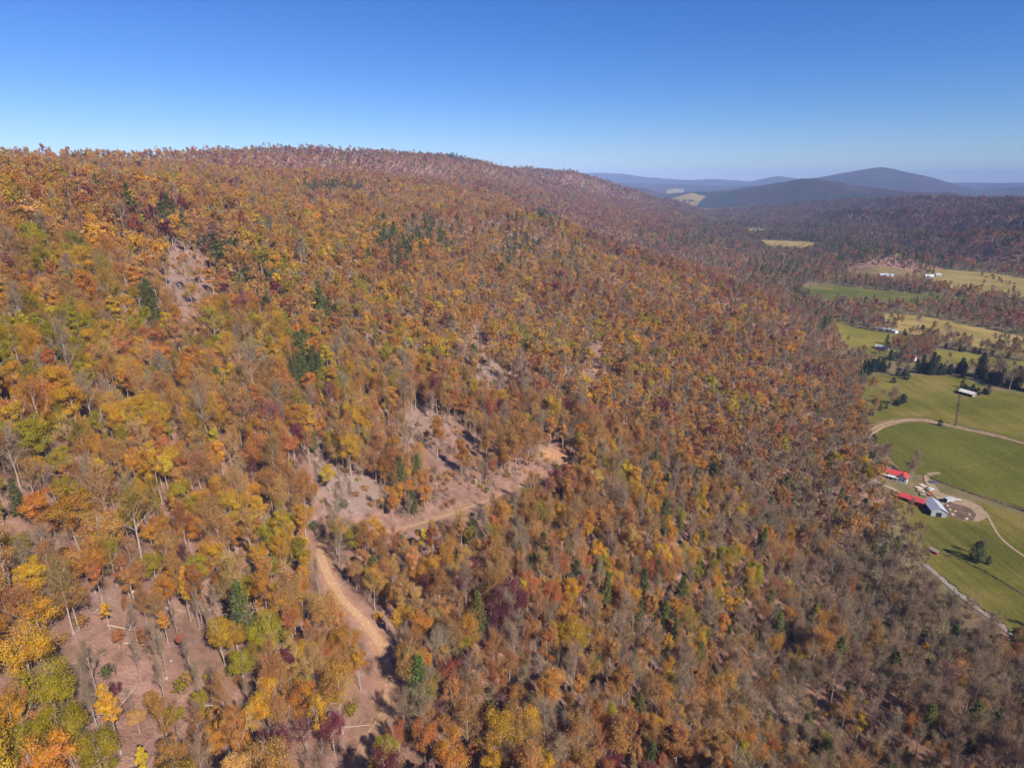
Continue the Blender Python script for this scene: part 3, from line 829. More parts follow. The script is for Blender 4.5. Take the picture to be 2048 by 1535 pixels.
def tree_bare(seed, lod, H=17.0, leaf=0.0, spread=0.62):
    rng = np.random.default_rng(seed); t = Tree()
    tips = skeleton(t, rng, H, lod, spread=spread, first=0.40, r0=0.24, nl=11, fork=4)
    per = (15, 20, 14)[lod]; ln = (1.3, 1.9, 3.0)[lod]; wd = (0.046, 0.12, 0.40)[lod]
    P = []; D = []
    for p, d in tips:
        for k in range(per):
            dd = _unit(d * 0.7 + rng.normal(0, 0.55, 3) + np.array([0, 0, 0.25])); P.append(p - d * rng.uniform(0, 1.2 if lod < 2 else 2.2) + rng.normal(0, 0.25 if lod < 2 else 0.9, 3)); D.append(dd)
    P = np.array(P); D = np.array(D)
    if lod == 0:  # second order of twigs
        P2 = P + D * rng.uniform(0.3, 0.9, (len(P), 1)); D2 = _unit(D + rng.normal(0, 0.6, D.shape)); P = np.vstack([P, P2]); D = np.vstack([D, D2])
    n = len(P)
    lv = np.c_[np.clip(rng.normal(0.5, 0.2, n), 0, 1), rng.uniform(0.2, 0.8, n), rng.uniform(0, 1, n)]
    if leaf <= 0:
        t.twigs(*rtwigs(rng, P, D, ln, wd), lv)
        if lod:   # far off, the finest twigs merge into small tufts
            k = (90, 46)[lod - 1]; q = _unit(rng.normal(0, 1, (k, 3))) * rng.uniform(0.3, 1.0, (k, 1)) ** 0.6 * np.array([H * 0.17, H * 0.17, H * 0.30]) + np.array([0, 0, H * 0.68])
            lv2 = np.c_[np.clip(rng.normal(0.42, 0.2, k), 0, 1), rng.uniform(0.2, 0.8, k), rng.uniform(0, 1, k)]
            t.leaves(*rquads(rng, q, rng.normal(0, 1, (k, 3)) + np.array([0, 0, 0.3]), (0.55, 1.35)[lod - 1], 2.2), lv2)
    else:
        m = rng.random(n) < 0.5
        t.twigs(*rtwigs(rng, P[m], D[m], ln * 0.8, wd * 0.8), lv[m] * np.array([0.6, 1, 0.3]))
        k = int((3000, 520, 100)[lod] * leaf); j = rng.integers(0, n, k)
        LP = P[j] + D[j] * rng.uniform(0, 1.1, (k, 1)) + rng.normal(0, (0.28, 0.4, 0.7)[lod], (k, 3))
        lv = np.c_[np.clip(rng.normal(0.5, 0.2, k), 0, 1), np.clip(rng.normal(0.5, 0.25, k), 0, 1), rng.uniform(0, 1, k)]
        t.leaves(*rquads(rng, LP, rng.normal(0, 0.5, (k, 3)) + np.array([0, 0, 0.6]), (0.21, 0.54, 1.15)[lod]), lv)
    return t

def tree_pine(seed, lod, H=17.0, base=0.30, rad=3.0):
    rng = np.random.default_rng(seed); t = Tree()
    t.w.tube([(0, 0, -1.2), (0.1, 0, H * 0.5), (0, 0.1, H)], [0.26, 0.17, 0.03], (6, 4, 3)[lod], cap=False)
    nw = (13, 10, 7)[lod]; nb = (7, 5, 4)[lod]; per = (26, 9, 5)[lod]; size = (0.42, 0.8, 1.4)[lod]
    for w in range(nw):
        f = base + (0.98 - base) * (w + 0.5) / nw; z = H * f
        L = rad * (1 - ((f - base) / (1.02 - base)) ** 1.25) * rng.uniform(0.75, 1.15) + 0.35
        for b in range(nb):
            a = b * 2 * math.pi / nb + w * 1.1 + rng.uniform(-0.35, 0.35); l = L * rng.uniform(0.65, 1.2)
            s = rng.uniform(0.15, 1.0, per) ** 0.8 * l
            P = np.c_[np.cos(a) * s, np.sin(a) * s, z + 0.12 * s - 0.05 * s ** 2 * 0.5] + rng.normal(0, 0.22 + 0.05 * l, (per, 3))
            if lod == 0: t.w.tube([(0, 0, z), (math.cos(a) * l * 0.8, math.sin(a) * l * 0.8, z + 0.05 * l)], [0.05, 0.015], 3, cap=False)
            lv = np.c_[np.clip(rng.normal(0.5, 0.22, per), 0, 1), np.clip(rng.normal(0.5, 0.2, per), 0, 1), rng.uniform(0, 1, per)]
            t.leaves(*rquads(rng, P, np.tile(np.array([math.cos(a) * 0.3, math.sin(a) * 0.3, 1.0]), (per, 1)), size, 2.0), lv)
    return t

def tree_cedar(seed, lod, H=9.0, rad=2.6):
    rng = np.random.default_rng(seed); t = Tree()
    t.w.tube([(0, 0, -0.8), (0, 0, H * 0.9)], [0.2, 0.04], (5, 4, 3)[lod], cap=False)
    n = (900, 240, 60)[lod]; size = (0.5, 0.95, 1.7)[lod]
    f = rng.uniform(0.03, 1.0, n) ** 1.2; a = rng.uniform(0, 2 * math.pi, n)
    prof = np.sin(np.pi * np.clip(0.16 + 0.84 * f, 0, 1)) ** 0.8
    lump = 1 + 0.22 * np.sin(a * 3 + f * 9 + seed) + 0.15 * np.sin(a * 5 - f * 14)
    rr = rad * prof * lump * rng.uniform(0.6, 1.05, n)
    P = np.c_[np.cos(a) * rr, np.sin(a) * rr, f * H]
    lv = np.c_[np.clip(rng.normal(0.5, 0.22, n), 0, 1), np.clip(rng.normal(0.5, 0.2, n), 0, 1), rng.uniform(0, 1, n)]
    t.leaves(*rquads(rng, P, np.c_[np.cos(a), np.sin(a), np.full(n, 0.7)], size), lv)
    return t

def bush(seed, lod, H=2.6, rad=1.5, twig=False):
    rng = np.random.default_rng(seed); t = Tree()
    for k in range(5):
        a = k * 1.26; t.w.tube([(0.1 * math.cos(a), 0.1 * math.sin(a), -0.4), (rad * 0.6 * math.cos(a), rad * 0.6 * math.sin(a), H * 0.75)], [0.05, 0.015], 3, cap=False)
    n = 220 if lod == 0 else 50
    d = _unit(rng.normal(0, 1, (n, 3)) + np.array([0, 0, 0.4])); P = np.array([0, 0, H * 0.55]) + d * np.array([rad, rad, H * 0.5]) * rng.uniform(0.35, 1.1, (n, 1))
    lv = np.c_[np.clip(rng.normal(0.5, 0.2, n), 0, 1), np.clip(rng.normal(0.5, 0.2, n), 0, 1), rng.uniform(0, 1, n)]
    if twig: t.twigs(*rtwigs(rng, P, _unit(d + np.array([0, 0, 0.5])), 1.0, 0.05 if lod == 0 else 0.12), lv)
    else: t.leaves(*rquads(rng, P, d + np.array([0, 0, 0.3]), 0.32 if lod == 0 else 0.62), lv)
    return t

KINDS = {  # kind: (builder(seed, lod), number of variants, bark, crown material)
 'leafy': (lambda s, l: tree_leafy(s, l, 1.0, (4.3, 4.9, 3.7, 4.5, 3.3, 5.2, 2.6, 4.0)[s % 8], (17, 16, 18, 15, 18, 16, 17, 14)[s % 8]), 8, M_BARK, M_LEAF),
 'thin': (lambda s, l: tree_bare(s + 300, l, (17, 16, 18, 15, 19, 16)[s % 6], (1.0, 1.5, 0.8, 1.8, 1.2, 2.2)[s % 6], 0.72), 6, M_BARK, M_LEAF),
 'bare': (lambda s, l: tree_bare(s + 600, l, (18, 16, 19, 15, 17, 20)[s % 6], 0.0, (0.5, 0.62, 0.45, 0.75, 0.58, 0.5)[s % 6]), 6, M_BARK, M_TWIG),
 'pine': (lambda s, l: tree_pine(s + 900, l, (18, 16, 19, 14)[s % 4], (0.28, 0.22, 0.4, 0.15)[s % 4], (3.9, 4.2, 3.4, 3.6)[s % 4]), 4, M_BARK_DARK, M_NEEDLE),
 'cedar': (lambda s, l: tree_cedar(s + 1200, l, (9, 10, 7.5)[s % 3], (2.6, 2.4, 2.8)[s % 3]), 3, M_BARK_DARK, M_NEEDLE),
}
PARTS = {}      # (kind, variant) -> trunk mesh, crown mesh for trees seen one by one
PROTO = []      # whole trees for the mass of the forest
PROTO_ID = {}
pcol = bpy.data.collections.new('tree_kinds')
for kd, (fn, nv, bark, cm) in KINDS.items():
    for v in range(nv):
        t = fn(v, 0)
        PARTS[kd, v] = (t.w.mesh('trunk', bark), t.crown_mesh('crown', cm))
        for l in range(3):
            tt = t if l == 0 else fn(v, l)
            PROTO_ID[kd, v, l] = len(PROTO)
            o = bpy.data.objects.new('kind_%04d' % len(PROTO), tt.whole_mesh('%s_form' % kd, bark, cm)); PROTO.append(o); pcol.objects.link(o)
bcol = bpy.data.collections.new('bush_kinds'); BUSH_ID = {}
_k = 0
for tw in (0, 1):
    for v in range(3):
        for l in range(2):
            t = bush(v + 50 * tw, l, (2.6, 1.8, 3.4)[v], (1.5, 1.3, 1.4)[v], bool(tw))
            BUSH_ID[tw, v, l] = _k; o = bpy.data.objects.new('form_%04d' % _k, t.whole_mesh('bush_form', M_BARK_DARK, M_TWIG if tw else M_LEAF)); bcol.objects.link(o); _k += 1

def scatter(name, coll, X, pid, rotz, scl, tint, label, cat=None):
    """one mass of many plants: points carrying kind, turn, size and colour, grown by geometry nodes"""
    n = len(X)
    me = mesh_np(name, X)
    for nm, typ, key, arr in (('pid', 'INT', 'value', np.asarray(pid, np.int32)), ('rot', 'FLOAT_VECTOR', 'vector', np.c_[np.zeros((n, 2)), rotz].astype(np.float32).ravel()),
                              ('scl', 'FLOAT_VECTOR', 'vector', np.asarray(scl, np.float32).ravel()), ('tint', 'FLOAT_COLOR', 'color', np.c_[tint, np.ones(n)].astype(np.float32).ravel())):
        at = me.attributes.new(nm, typ, 'POINT'); at.data.foreach_set(key, arr)
    o = link(name, me)
    g = bpy.data.node_groups.new(name + '_nodes', 'GeometryNodeTree')
    g.interface.new_socket('Geometry', in_out='INPUT', socket_type='NodeSocketGeometry'); g.interface.new_socket('Geometry', in_out='OUTPUT', socket_type='NodeSocketGeometry')
    gi = g.nodes.new('NodeGroupInput'); go = g.nodes.new('NodeGroupOutput')
    ip = g.nodes.new('GeometryNodeInstanceOnPoints'); ci = g.nodes.new('GeometryNodeCollectionInfo')
    ci.inputs['Collection'].default_value = coll; ci.inputs['Separate Children'].default_value = True; ci.inputs['Reset Children'].default_value = True
    def attr(nm, typ):
        a = g.nodes.new('GeometryNodeInputNamedAttribute'); a.data_type = typ; a.inputs['Name'].default_value = nm; return a.outputs['Attribute']
    L = g.links.new
    L(gi.outputs[0], ip.inputs['Points']); L(ci.outputs[0], ip.inputs['Instance']); ip.inputs['Pick Instance'].default_value = True
    L(attr('pid', 'INT'), ip.inputs['Instance Index'])
    e2r = g.nodes.new('FunctionNodeEulerToRotation'); L(attr('rot', 'FLOAT_VECTOR'), e2r.inputs[0]); L(e2r.outputs[0], ip.inputs['Rotation'])
    L(attr('scl', 'FLOAT_VECTOR'), ip.inputs['Scale']); L(ip.outputs[0], go.inputs[0])
    md = o.modifiers.new('growth', 'NODES'); md.node_group = g
    tag(o, label, cat, kind='stuff')
    return o

# ------------------------------------------------------------------ where trees stand
def visible_mask(x, y, z, margin=9.0):
    """not hidden by ground in front (with generous margin for a viewer a step aside)"""
    a = np.arctan2(x, y); r = np.hypot(x, y)
    el = (GH - ZC) / _R
    run = np.maximum.accumulate(el, axis=0)
    j = np.clip(np.searchsorted(AZ, a), 0, len(AZ) - 1); i = np.clip(((np.log(np.maximum(r, 14.1)) - LR0) / DLR).astype(int) - 2, 0, len(RR) - 1)
    return (z + 20 + margin - ZC) / r > run[i, j] - 0.004

_in_field = lambda x, y: np.any([in_poly(x, y, P) for P in FIELD_XY.values()], axis=0)
FARMYARD = [flat(*p) for p in [(1740,900),(1745,955),(1760,985),(1800,1010),(1850,1030),(1900,1000),(1880,960),(1850,945),(1800,930),(1780,910)]]
ROADPATH = smooth_path([flat(*p, 1.0) for p in [(2110,1350),(2020,1276),(1990,1252),(1950,1218),(1905,1180),(1870,1150),(1850,1130)]], 2.0)

def candidates(r0, r1, step, seed):
    rng = np.random.default_rng(seed)
    amax = 1.02 if r1 < 500 else 0.80
    X0 = -r1 * math.sin(amax); X1 = r1 * math.sin(amax)
    gx, gy = np.meshgrid(np.arange(X0, X1, step), np.arange(-30 if r0 < 50 else 0, r1, step))
    gx = gx + (np.arange(gx.shape[0]) % 2)[:, None] * step * 0.5
    x = (gx + rng.uniform(-0.48, 0.48, gx.shape) * step).ravel(); y = (gy + rng.uniform(-0.48, 0.48, gy.shape) * step).ravel()
    r = np.hypot(x, y); m = (r >= r0) & (r < r1) & (np.abs(np.arctan2(x, y)) < amax)
    return x[m], y[m]

# places where evergreens stand together (photo px, py, rx, ry, strength)
PINES = [(670,375,70,10,.9),(290,432,28,14,.7),(330,440,25,22,.8),(345,400,18,12,.5),(455,495,28,28,.9),(500,550,35,22,.7),(285,600,14,35,.6),(300,630,18,20,.6),(520,600,14,16,.5),(610,720,30,38,.85),(640,620,24,22,.8),
 (850,470,55,35,.65),(800,515,40,40,.7),(770,480,25,40,.6),(900,480,25,25,.4),(1040,490,55,35,.6),(1090,432,30,14,.8),(1130,520,30,25,.4),(1400,480,200,40,.38),(1560,540,90,45,.55),(1600,590,30,25,.7),(1650,640,25,30,.6),
 (1740,742,30,28,.9),(1440,455,120,14,.4),(1680,505,60,14,.6),(1800,600,60,10,.6),(1950,610,90,14,.4),(560,330,30,4,.3),(915,312,22,7,.9),(1090,640,14,20,.5),(1470,610,18,10,.5)]
REDS = [(1250,420,170,30,.8),(1450,520,110,18,.75),(1380,490,80,20,.5),(1900,620,200,22,.75),(1700,440,300,20,.5),(1650,395,60,14,.8),(1550,425,120,10,.6),(700,330,300,25,.35),(250,315,150,10,.4)]

def choose(x, y, rng):
    """kind, variant, colour, size of a tree at each place"""
    h = ground(x, y); px, py, dep = project(x, y, h + 9)
    n = len(x); r = np.hypot(x, y)
    kind = np.empty(n, object); tint = np.zeros((n, 3))
    n1 = fbm(x, y, 45, 3, 301); n2 = fbm(x, y, 28, 3, 302); n3 = fbm(x, y, 90, 3, 303)
    side = sstep(500, 1150, px + 120 * n1)                    # leafier up the slope, barer toward the valley
    low = (1 - sstep(12, 42, h - 8 * n1)) * (px > 900)        # band of bare trees along the foot of the slope
    far = sstep(1000, 2000, r)
    p_bare = 0.05 + 0.12 * side + 0.42 * low + 0.04 * far + 0.20 * np.clip(n2, -0.3, 1) + 0.30 * ((px > 1500) & (py > 1080)) * sstep(0, 1, (px - 1500) / 400)
    p_bare = p_bare + 0.18 * np.exp(-(((px - 1050) / 190) ** 2 + ((py - 1330) / 170) ** 2))
    p_thin = 0.26 + 0.10 * side + 0.10 * n1 + 0.06 * (py < 620)
    u = rng.random(n)
    kind[:] = 'leafy'; kind[u < p_bare + p_thin] = 'thin'; kind[u < p_bare] = 'bare'
    pp = np.zeros(n)
    for cx, cy, rx, ry, s in PINES:
        pp = np.maximum(pp, min(1.0, 1.25 * s) * np.exp(-(((px - cx) / rx) ** 2 + ((py - cy) / ry) ** 2)))
    pp = np.maximum(pp, 0.05 * ((px > 1050) & (py > 900)) + 0.014)
    pp = np.maximum(pp, 0.25 * (r > 1200) * (h < 30)); pp = np.maximum(pp, (0.30 + 0.35 * sstep(-0.1, 0.3, fbm(x, y, 300, 3, 305))) * (r > 1500) * sstep(1250, 1600, px)); pp = np.where(r > 1500, np.maximum(pp, 0.10), pp)
    kind[rng.random(n) < pp] = 'pine'
    rd = np.zeros(n)
    for cx, cy, rx, ry, s in REDS:
        rd = np.maximum(rd, s * np.exp(-(((px - cx) / rx) ** 2 + ((py - cy) / ry) ** 2)))
    warm = sstep(-0.5, 0.6, n3)
    names = ['maroon', 'red', 'plum', 'rust', 'brown', 'tan', 'orange', 'gold', 'yellow', 'olive', 'lime']
    W = np.zeros((n, 11))
    leftish = 1 - sstep(450, 1100, px)
    beyond = np.maximum(sstep(740, 900, r) * sstep(1050, 1250, px), sstep(1050, 1500, r))  # far trees turn red and plum: distance haze put into leaf colour
    W[:, 0] = 0.003; W[:, 1] = 0.03; W[:, 2] = 0.02; W[:, 3] = 0.13 + 0.10 * (1 - warm); W[:, 4] = 0.34 + 0.15 * side; W[:, 5] = 0.18; W[:, 6] = 0.28 + 0.1 * leftish
    W[:, 7] = 0.30 + 0.22 * leftish; W[:, 8] = 0.035; W[:, 9] = 0.12 + 0.28 * leftish * (py > 480); W[:, 10] = 0.01 + 0.04 * ((px < 600) & (py > 1100))
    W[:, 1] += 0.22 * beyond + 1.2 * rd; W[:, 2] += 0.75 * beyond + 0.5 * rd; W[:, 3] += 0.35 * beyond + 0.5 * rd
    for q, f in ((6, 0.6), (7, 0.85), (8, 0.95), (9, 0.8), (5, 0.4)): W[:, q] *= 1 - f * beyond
    th = kind == 'thin'
    W[th, 4] += 0.35; W[th, 5] += 0.30; W[th, 7] *= 0.6; W[th, 8] *= 0.4; W[th, 9] *= 0.6
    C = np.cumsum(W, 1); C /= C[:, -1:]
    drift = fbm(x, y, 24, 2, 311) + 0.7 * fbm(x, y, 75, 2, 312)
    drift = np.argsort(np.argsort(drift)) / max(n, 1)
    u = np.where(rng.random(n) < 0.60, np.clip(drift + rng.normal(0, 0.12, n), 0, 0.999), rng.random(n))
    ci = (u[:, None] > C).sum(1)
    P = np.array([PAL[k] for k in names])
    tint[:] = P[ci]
    cname = np.array(names, object)[ci]
    for k, c in (('bare', 'grey'), ('pine', 'pine')):
        m = kind == k; tint[m] = PAL[c]; cname[m] = c
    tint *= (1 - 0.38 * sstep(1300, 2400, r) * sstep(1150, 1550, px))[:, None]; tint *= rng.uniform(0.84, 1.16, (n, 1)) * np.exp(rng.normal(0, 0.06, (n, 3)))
    nv = np.array([KINDS[k][1] for k in kind]); var = (rng.random(n) * nv).astype(int)
    size = np.clip(np.exp(rng.normal(-0.32, 0.26, n)), 0.34, 1.15) * (1 + 0.12 * n3) 
    size *= 1 - 0.16 * (1 - sstep(120, 260, r))
    return dict(x=x, y=y, h=h, px=px, py=py, r=r, kind=kind, var=var, tint=tint, cname=cname, size=size, wide=rng.uniform(0.68, 1.18, n) * np.where(r < 260, 0.92, 1.0), rot=rng.uniform(0, 6.283, n))

def stack(parts):
    return {k: np.concatenate([p[k] for p in parts]) for k in parts[0]}

# trees told one by one from the photo: (crown px, crown py, kind, variant, colour, size)
NAMED = [
 (1050,1435,'leafy',5,'gold',0.98),(1345,1362,'leafy',0,'yellow',0.98),(1720,1443,'leafy',4,'yellow',0.95),(1465,1140,'leafy',4,'yellow',0.9),(1160,1270,'leafy',0,'olive',1.0),(1325,1105,'leafy',2,'olive',0.8),
 (545,1490,'leafy',5,'maroon',0.85),(692,1212,'leafy',6,'yellow',0.55),(605,1300,'leafy',3,'gold',0.85),(530,1395,'leafy',1,'gold',0.95),(535,1255,'leafy',5,'lime',1.0),(480,1320,'leafy',3,'lime',0.8),
 (225,1375,'leafy',3,'maroon',0.42),(360,1278,'leafy',6,'red',0.40),(232,1268,'leafy',3,'rust',0.38),(20,905,'bare',3,'grey',1.15),(205,1060,'leafy',5,'yellow',0.9),(260,865,'leafy',5,'olive',0.95),(395,825,'leafy',1,'olive',1.0),
 (365,930,'leafy',1,'rust',0.9),(655,945,'leafy',0,'yellow',0.8),(890,750,'leafy',0,'gold',0.85),(850,1075,'leafy',4,'yellow',0.8),(940,1070,'leafy',2,'olive',0.7),(1000,1130,'leafy',4,'gold',0.8),
 (1112,955,'pine',0,'pine',1.05),(1210,1112,'pine',1,'pine',0.8),(1062,1135,'pine',2,'pine',0.75),(1145,1180,'pine',1,'pine',0.75),(1400,1310,'pine',0,'pine',0.95),(1420,1360,'pine',1,'pine',0.9),(1858,1440,'pine',0,'pine',1.15),(1500,1475,'pine',1,'pine',0.85),(1725,1525,'pine',1,'pine',0.95),(1915,1440,'pine',3,'pine',0.85),(1940,1440,'pine',1,'pine',0.8),(1412,1420,'pine',3,'pine',0.8),
 (1320,1390,'leafy',1,'rust',0.8),(1310,1450,'leafy',0,'gold',0.85),(1160,1370,'leafy',4,'orange',0.8),(440,970,'leafy',1,'gold',0.9),(30,545,'leafy',5,'yellow',0.95),(45,485,'leafy',0,'yellow',0.9),(120,1450,'leafy',1,'olive',1.0),(90,1360,'leafy',5,'olive',1.05),(40,1290,'leafy',5,'gold',1.05),(60,1200,'leafy',1,'gold',1.0),(170,1110,'leafy',5,'orange',1.0),(190,1500,'leafy',1,'olive',0.95),
 (210,1220,'leafy',6,'gold',0.5),(330,1170,'leafy',0,'orange',0.8),(325,1240,'leafy',6,'orange',0.62),(420,1110,'leafy',1,'gold',0.95),(300,1120,'leafy',3,'olive',0.75),(620,1080,'bare',2,'grey',1.1),(668,1060,'bare',5,'grey',1.0),(1690,1015,'leafy',3,'gold',0.8),(1590,1195,'leafy',6,'orange',0.8),(1815,1300,'leafy',3,'gold',0.8),(1850,1295,'leafy',6,'gold',0.9),(900,1490,'leafy',1,'orange',1.0),(1080,1525,'leafy',3,'gold',0.9),(990,1530,'leafy',0,'gold',0.9),(770,1490,'leafy',3,'lime',0.7),(690,1500,'leafy',3,'lime',0.75),
 (800,1390,'leafy',6,'orange',0.9),(845,1330,'leafy',2,'orange',0.9),(760,1290,'leafy',6,'gold',0.5),(930,1290,'leafy',3,'olive',0.85),
]
_rp2 = np.random.default_rng(61)
for cx, cy, sx, sy, k in ((205,1385,38,38,12),(330,1310,45,45,14),(420,1230,40,30,8),(380,1400,50,35,8),(700,960,70,45,16),(900,880,80,50,16),(980,940,70,30,10),(690,1140,25,30,5),(640,1010,30,45,6)):
    for _ in range((k + 1) // 2): NAMED.append((cx + _rp2.normal(0, sx), cy + _rp2.normal(0, sy), 'pole', int(_rp2.choice([0, 2, 5])), 'grey', _rp2.uniform(0.45, 0.85)))
for cx, cy, c_, s_ in ((300,1395,'brown',.45),(345,1425,'olive',.5),(400,1390,'olive',.5),(430,1430,'brown',.55),(270,1430,'tan',.45),(380,1345,'tan',.4)):
    NAMED.append((cx, cy, 'leafy', 3, c_, s_))
def named_trees():
    rng = np.random.default_rng(5); rows = []
    for px, py, kd, v, c, s in NAMED:
        q = sight(px, py, {'leafy': 11.5, 'bare': 10, 'pine': 9.5, 'pole': 8}[kd] * s * 0.72)
        if q is None: continue
        rows.append((q[0], q[1], px, py, 'bare' if kd == 'pole' else kd, v, c, s, 0.52 if kd == 'pole' else 1.0))
    n = len(rows); x = np.array([r[0] for r in rows]); y = np.array([r[1] for r in rows])
    d = dict(x=x, y=y, h=ground(x, y), px=np.array([r[2] for r in rows], float), py=np.array([r[3] for r in rows], float), r=np.hypot(x, y), kind=np.array([r[4] for r in rows], object), var=np.array([r[5] for r in rows]),
             tint=np.array([PAL[r[6]] for r in rows]) * rng.uniform(0.92, 1.12, (n, 1)), cname=np.array([r[6] for r in rows], object), size=np.array([r[7] for r in rows]) * 0.72, wide=np.array([r[8] for r in rows]), rot=rng.uniform(0, 6.28, n))
    return d
NM = named_trees()

_tx, _ty, _td3 = project(TRACK[:, 0], TRACK[:, 1], TRACK_H + 0.2)
_show = ((_ty > 1100) & (_ty < 1385)) | ((_ty > 1455) & (_ty < 1600) & (_tx < 770)) | ((_tx > 770) & (_ty < 1070))
_show &= (np.sin(np.arange(len(_tx)) * 0.13) > -0.9)
_open = np.c_[_tx, _ty, _td3][_show][::2]
_lp = np.array([project(LANDING[0] + a, LANDING[1] + b_, float(ground(*LANDING))) for a, b_ in ((0, 0), (5, 0), (-5, 0), (0, 5), (0, -5), (4, 4))])
_rp = np.array([project(a, b_, 0.6) for a, b_ in ROADPATH[::3]])
_hp = np.array([project(*flat(a, b_, 2.0), 2.0) for a, b_ in ((1776, 950), (1782, 948), (1790, 952), (1798, 955), (1806, 957), (1812, 994), (1820, 998), (1832, 1003), (1750, 970), (1765, 974), (1780, 980), (1868, 1101))])
_open = np.vstack([_open, _lp, _rp, _hp])
_fp = []
for _n in ('strip_field', 'straw_field', 'green_field', 'narrow_field', 'knoll_field', 'ridge_field', 'far_straw_field'):
    _P = np.array(FIELD_XY[_n]); _g = np.random.default_rng(3); _c = _g.uniform(_P.min(0), _P.max(0), (900, 2)); _c = _c[in_poly(_c[:, 0], _c[:, 1], _P)][:90]
    _fp.append(np.stack(project(_c[:, 0], _c[:, 1], ground(_c[:, 0], _c[:, 1]) + 0.5), -1))
_fp = np.vstack(_fp)
def hides_track(d, pts=None, p=0.96):
    rng = np.random.default_rng(99)
    px, py, dep = project(d['x'], d['y'], d['h'] + 10.0 * d['size']); n = len(px); bad = np.zeros(n, bool)
    w = 3.2 * d['size'] * d['wide'] * FPX / np.maximum(dep, 1) + 2; hh = 5.2 * d['size'] * FPX / np.maximum(dep, 1)
    for a, b_, z in (_open if pts is None else pts):
        bad |= (np.abs(px - a) < w) & (np.abs(py - b_) < hh) & (dep < z - 1) & (dep > 10)
    return bad & (rng.random(n) < p)
parts = []
for r0, r1, step, seed in ((14, 210, 3.55, 1), (210, 330, 4.2, 7), (330, 650, 4.9, 6), (650, 1500, 6.6, 2), (1500, 2600, 8.6, 3), (2600, 4300, 13.5, 4)):
    x, y = candidates(r0, r1, step, seed); rng = np.random.default_rng(seed + 50)
    h = ground(x, y)
    px, py, dep = project(x, y, h + 9)
    keep = (dep > 0) & (px > -260) & (px < 2330) & (py < 1760) | (np.hypot(x, y) < 160) & (y > -20)
    keep &= visible_mask(x, y, h)
    keep &= ~_in_field(x, y)
    keep &= ~((ground(x, y) < 2.2) & (px > 1738) & (py < 1005) & (np.hypot(x, y) < 740))
    if r0 < 700:
        keep &= ~in_poly(x, y, FARMYARD)
        cl = clearness(px, py); cl = np.where((h < 3) & (px > 1700), 0.8 * cl, cl)
        cl = np.where(cl > 0.7, 1.0, cl * (0.8 if r0 > 200 else 0.65)); cl = cl * (0.97 + 0.35 * fbm(x, y, 22, 2, 71))
        keep &= rng.random(len(x)) < cl
        keep &= track_dist(x, y) > 3.6
        keep &= polydist(x, y, ROADPATH)[0] > 6.5
        keep &= np.hypot(x - LANDING[0], y - LANDING[1]) > 9
        dn = np.min(np.hypot(x[:, None] - NM['x'][None], y[:, None] - NM['y'][None]) / (1.0 + 1.9 * NM['size'][None]), axis=1)
        keep &= dn > 1
    d = choose(x[keep], y[keep], rng)
    if r0 < 700:  # keep the track and landing open to view, as the cutting left them
        op = hides_track(d); d = {kk: vv[~op] for kk, vv in d.items()}
    if r0 < 2000:
        op = hides_track(d, _fp, 0.93); d = {kk: vv[~op] for kk, vv in d.items()}
    if r0 < 700:  # saplings and poles left standing in the thinned places
        cl2 = clearness(d['px'], d['py'])
        m = (cl2 < 0.6) & (rng.random(len(cl2)) < 0.6); d['kind'][m] = 'bare'; d['tint'][m] = PAL['grey']; d['cname'][m] = 'grey'; d['var'][m] = (rng.random(m.sum()) * 6).astype(int); d['wide'][m] *= 0.6; d['size'][m] *= 0.75
    else:
        d['wide'] = d['wide'] * step / 7.0; d['size'] = d['size'] * (1 + 0.25 * (step / 7.0 - 1))
    parts.append(d)
T = stack(parts)

# valley trees: hedges, yard trees (base px, base py, kind, variant, colour, size)
VALLEY = []
_rv = np.random.default_rng(12)
def hedge(pts, n, kinds, smin, smax, wob=3.0, grp='hedge'):
    P = np.array(pts, float); s = np.r_[0, np.cumsum(np.hypot(*np.diff(P, axis=0).T))]
    for t in np.sort(_rv.uniform(0, s[-1], n)):
        px = np.interp(t, s, P[:, 0]) + _rv.normal(0, wob); py = np.interp(t, s, P[:, 1]) + _rv.normal(0, wob * 0.45)
        k, c = kinds[_rv.integers(len(kinds))]
        VALLEY.append((px, py, k, c, _rv.uniform(smin, smax), grp))
CD = ('cedar', 'cedar'); BR = ('bare', 'grey'); TB = ('thin', 'brown'); TR = ('thin', 'rust')
hedge([(1832,745),(1850,746),(1880,748),(1900,746),(1930,742)], 26, [CD, CD, CD, ('pine', 'cedar')], 0.8, 1.35, 2.5, 'cedars along the meadow hedge')
hedge([(1955,750),(1985,762),(2010,772),(2048,778),(2110,790)], 40, [CD, CD, ('pine', 'cedar'), BR], 0.9, 1.5, 5, 'cedars at the meadow corner')
hedge([(1925,752),(1923,770),(1930,785),(1975,788)], 16, [CD], 0.5, 0.95, 2.0, 'cedars around the tin shed')
hedge([(1725,755),(1745,745),(1765,738),(1778,735)], 20, [('pine', 'cedar'), ('pine', 'pine'), CD], 0.75, 1.1, 4, 'pines at the forest edge')
hedge([(1788,748),(1805,752),(1815,756)], 9, [CD, BR], 0.7, 1.1, 3, 'clump in the meadow')
hedge([(1735,838),(1748,826),(1770,815),(1785,806)], 15, [CD, BR, CD, TB], 0.5, 0.9, 3.5, 'brush along the ditch')
hedge([(1790,812),(1805,806),(1812,803)], 7, [CD], 0.7, 1.05, 2, 'cedars in the meadow')
hedge([(1722,775),(1745,785),(1770,798)], 10, [BR, TB], 0.5, 0.8, 5, 'bare trees along ditch')
hedge([(1665,632),(1720,648),(1770,660),(1800,668),(1840,680),(1900,695),(1990,712),(2060,725)], 60, [BR, BR, TB, BR, CD], 0.7, 1.0, 4, 'trees along the creek')
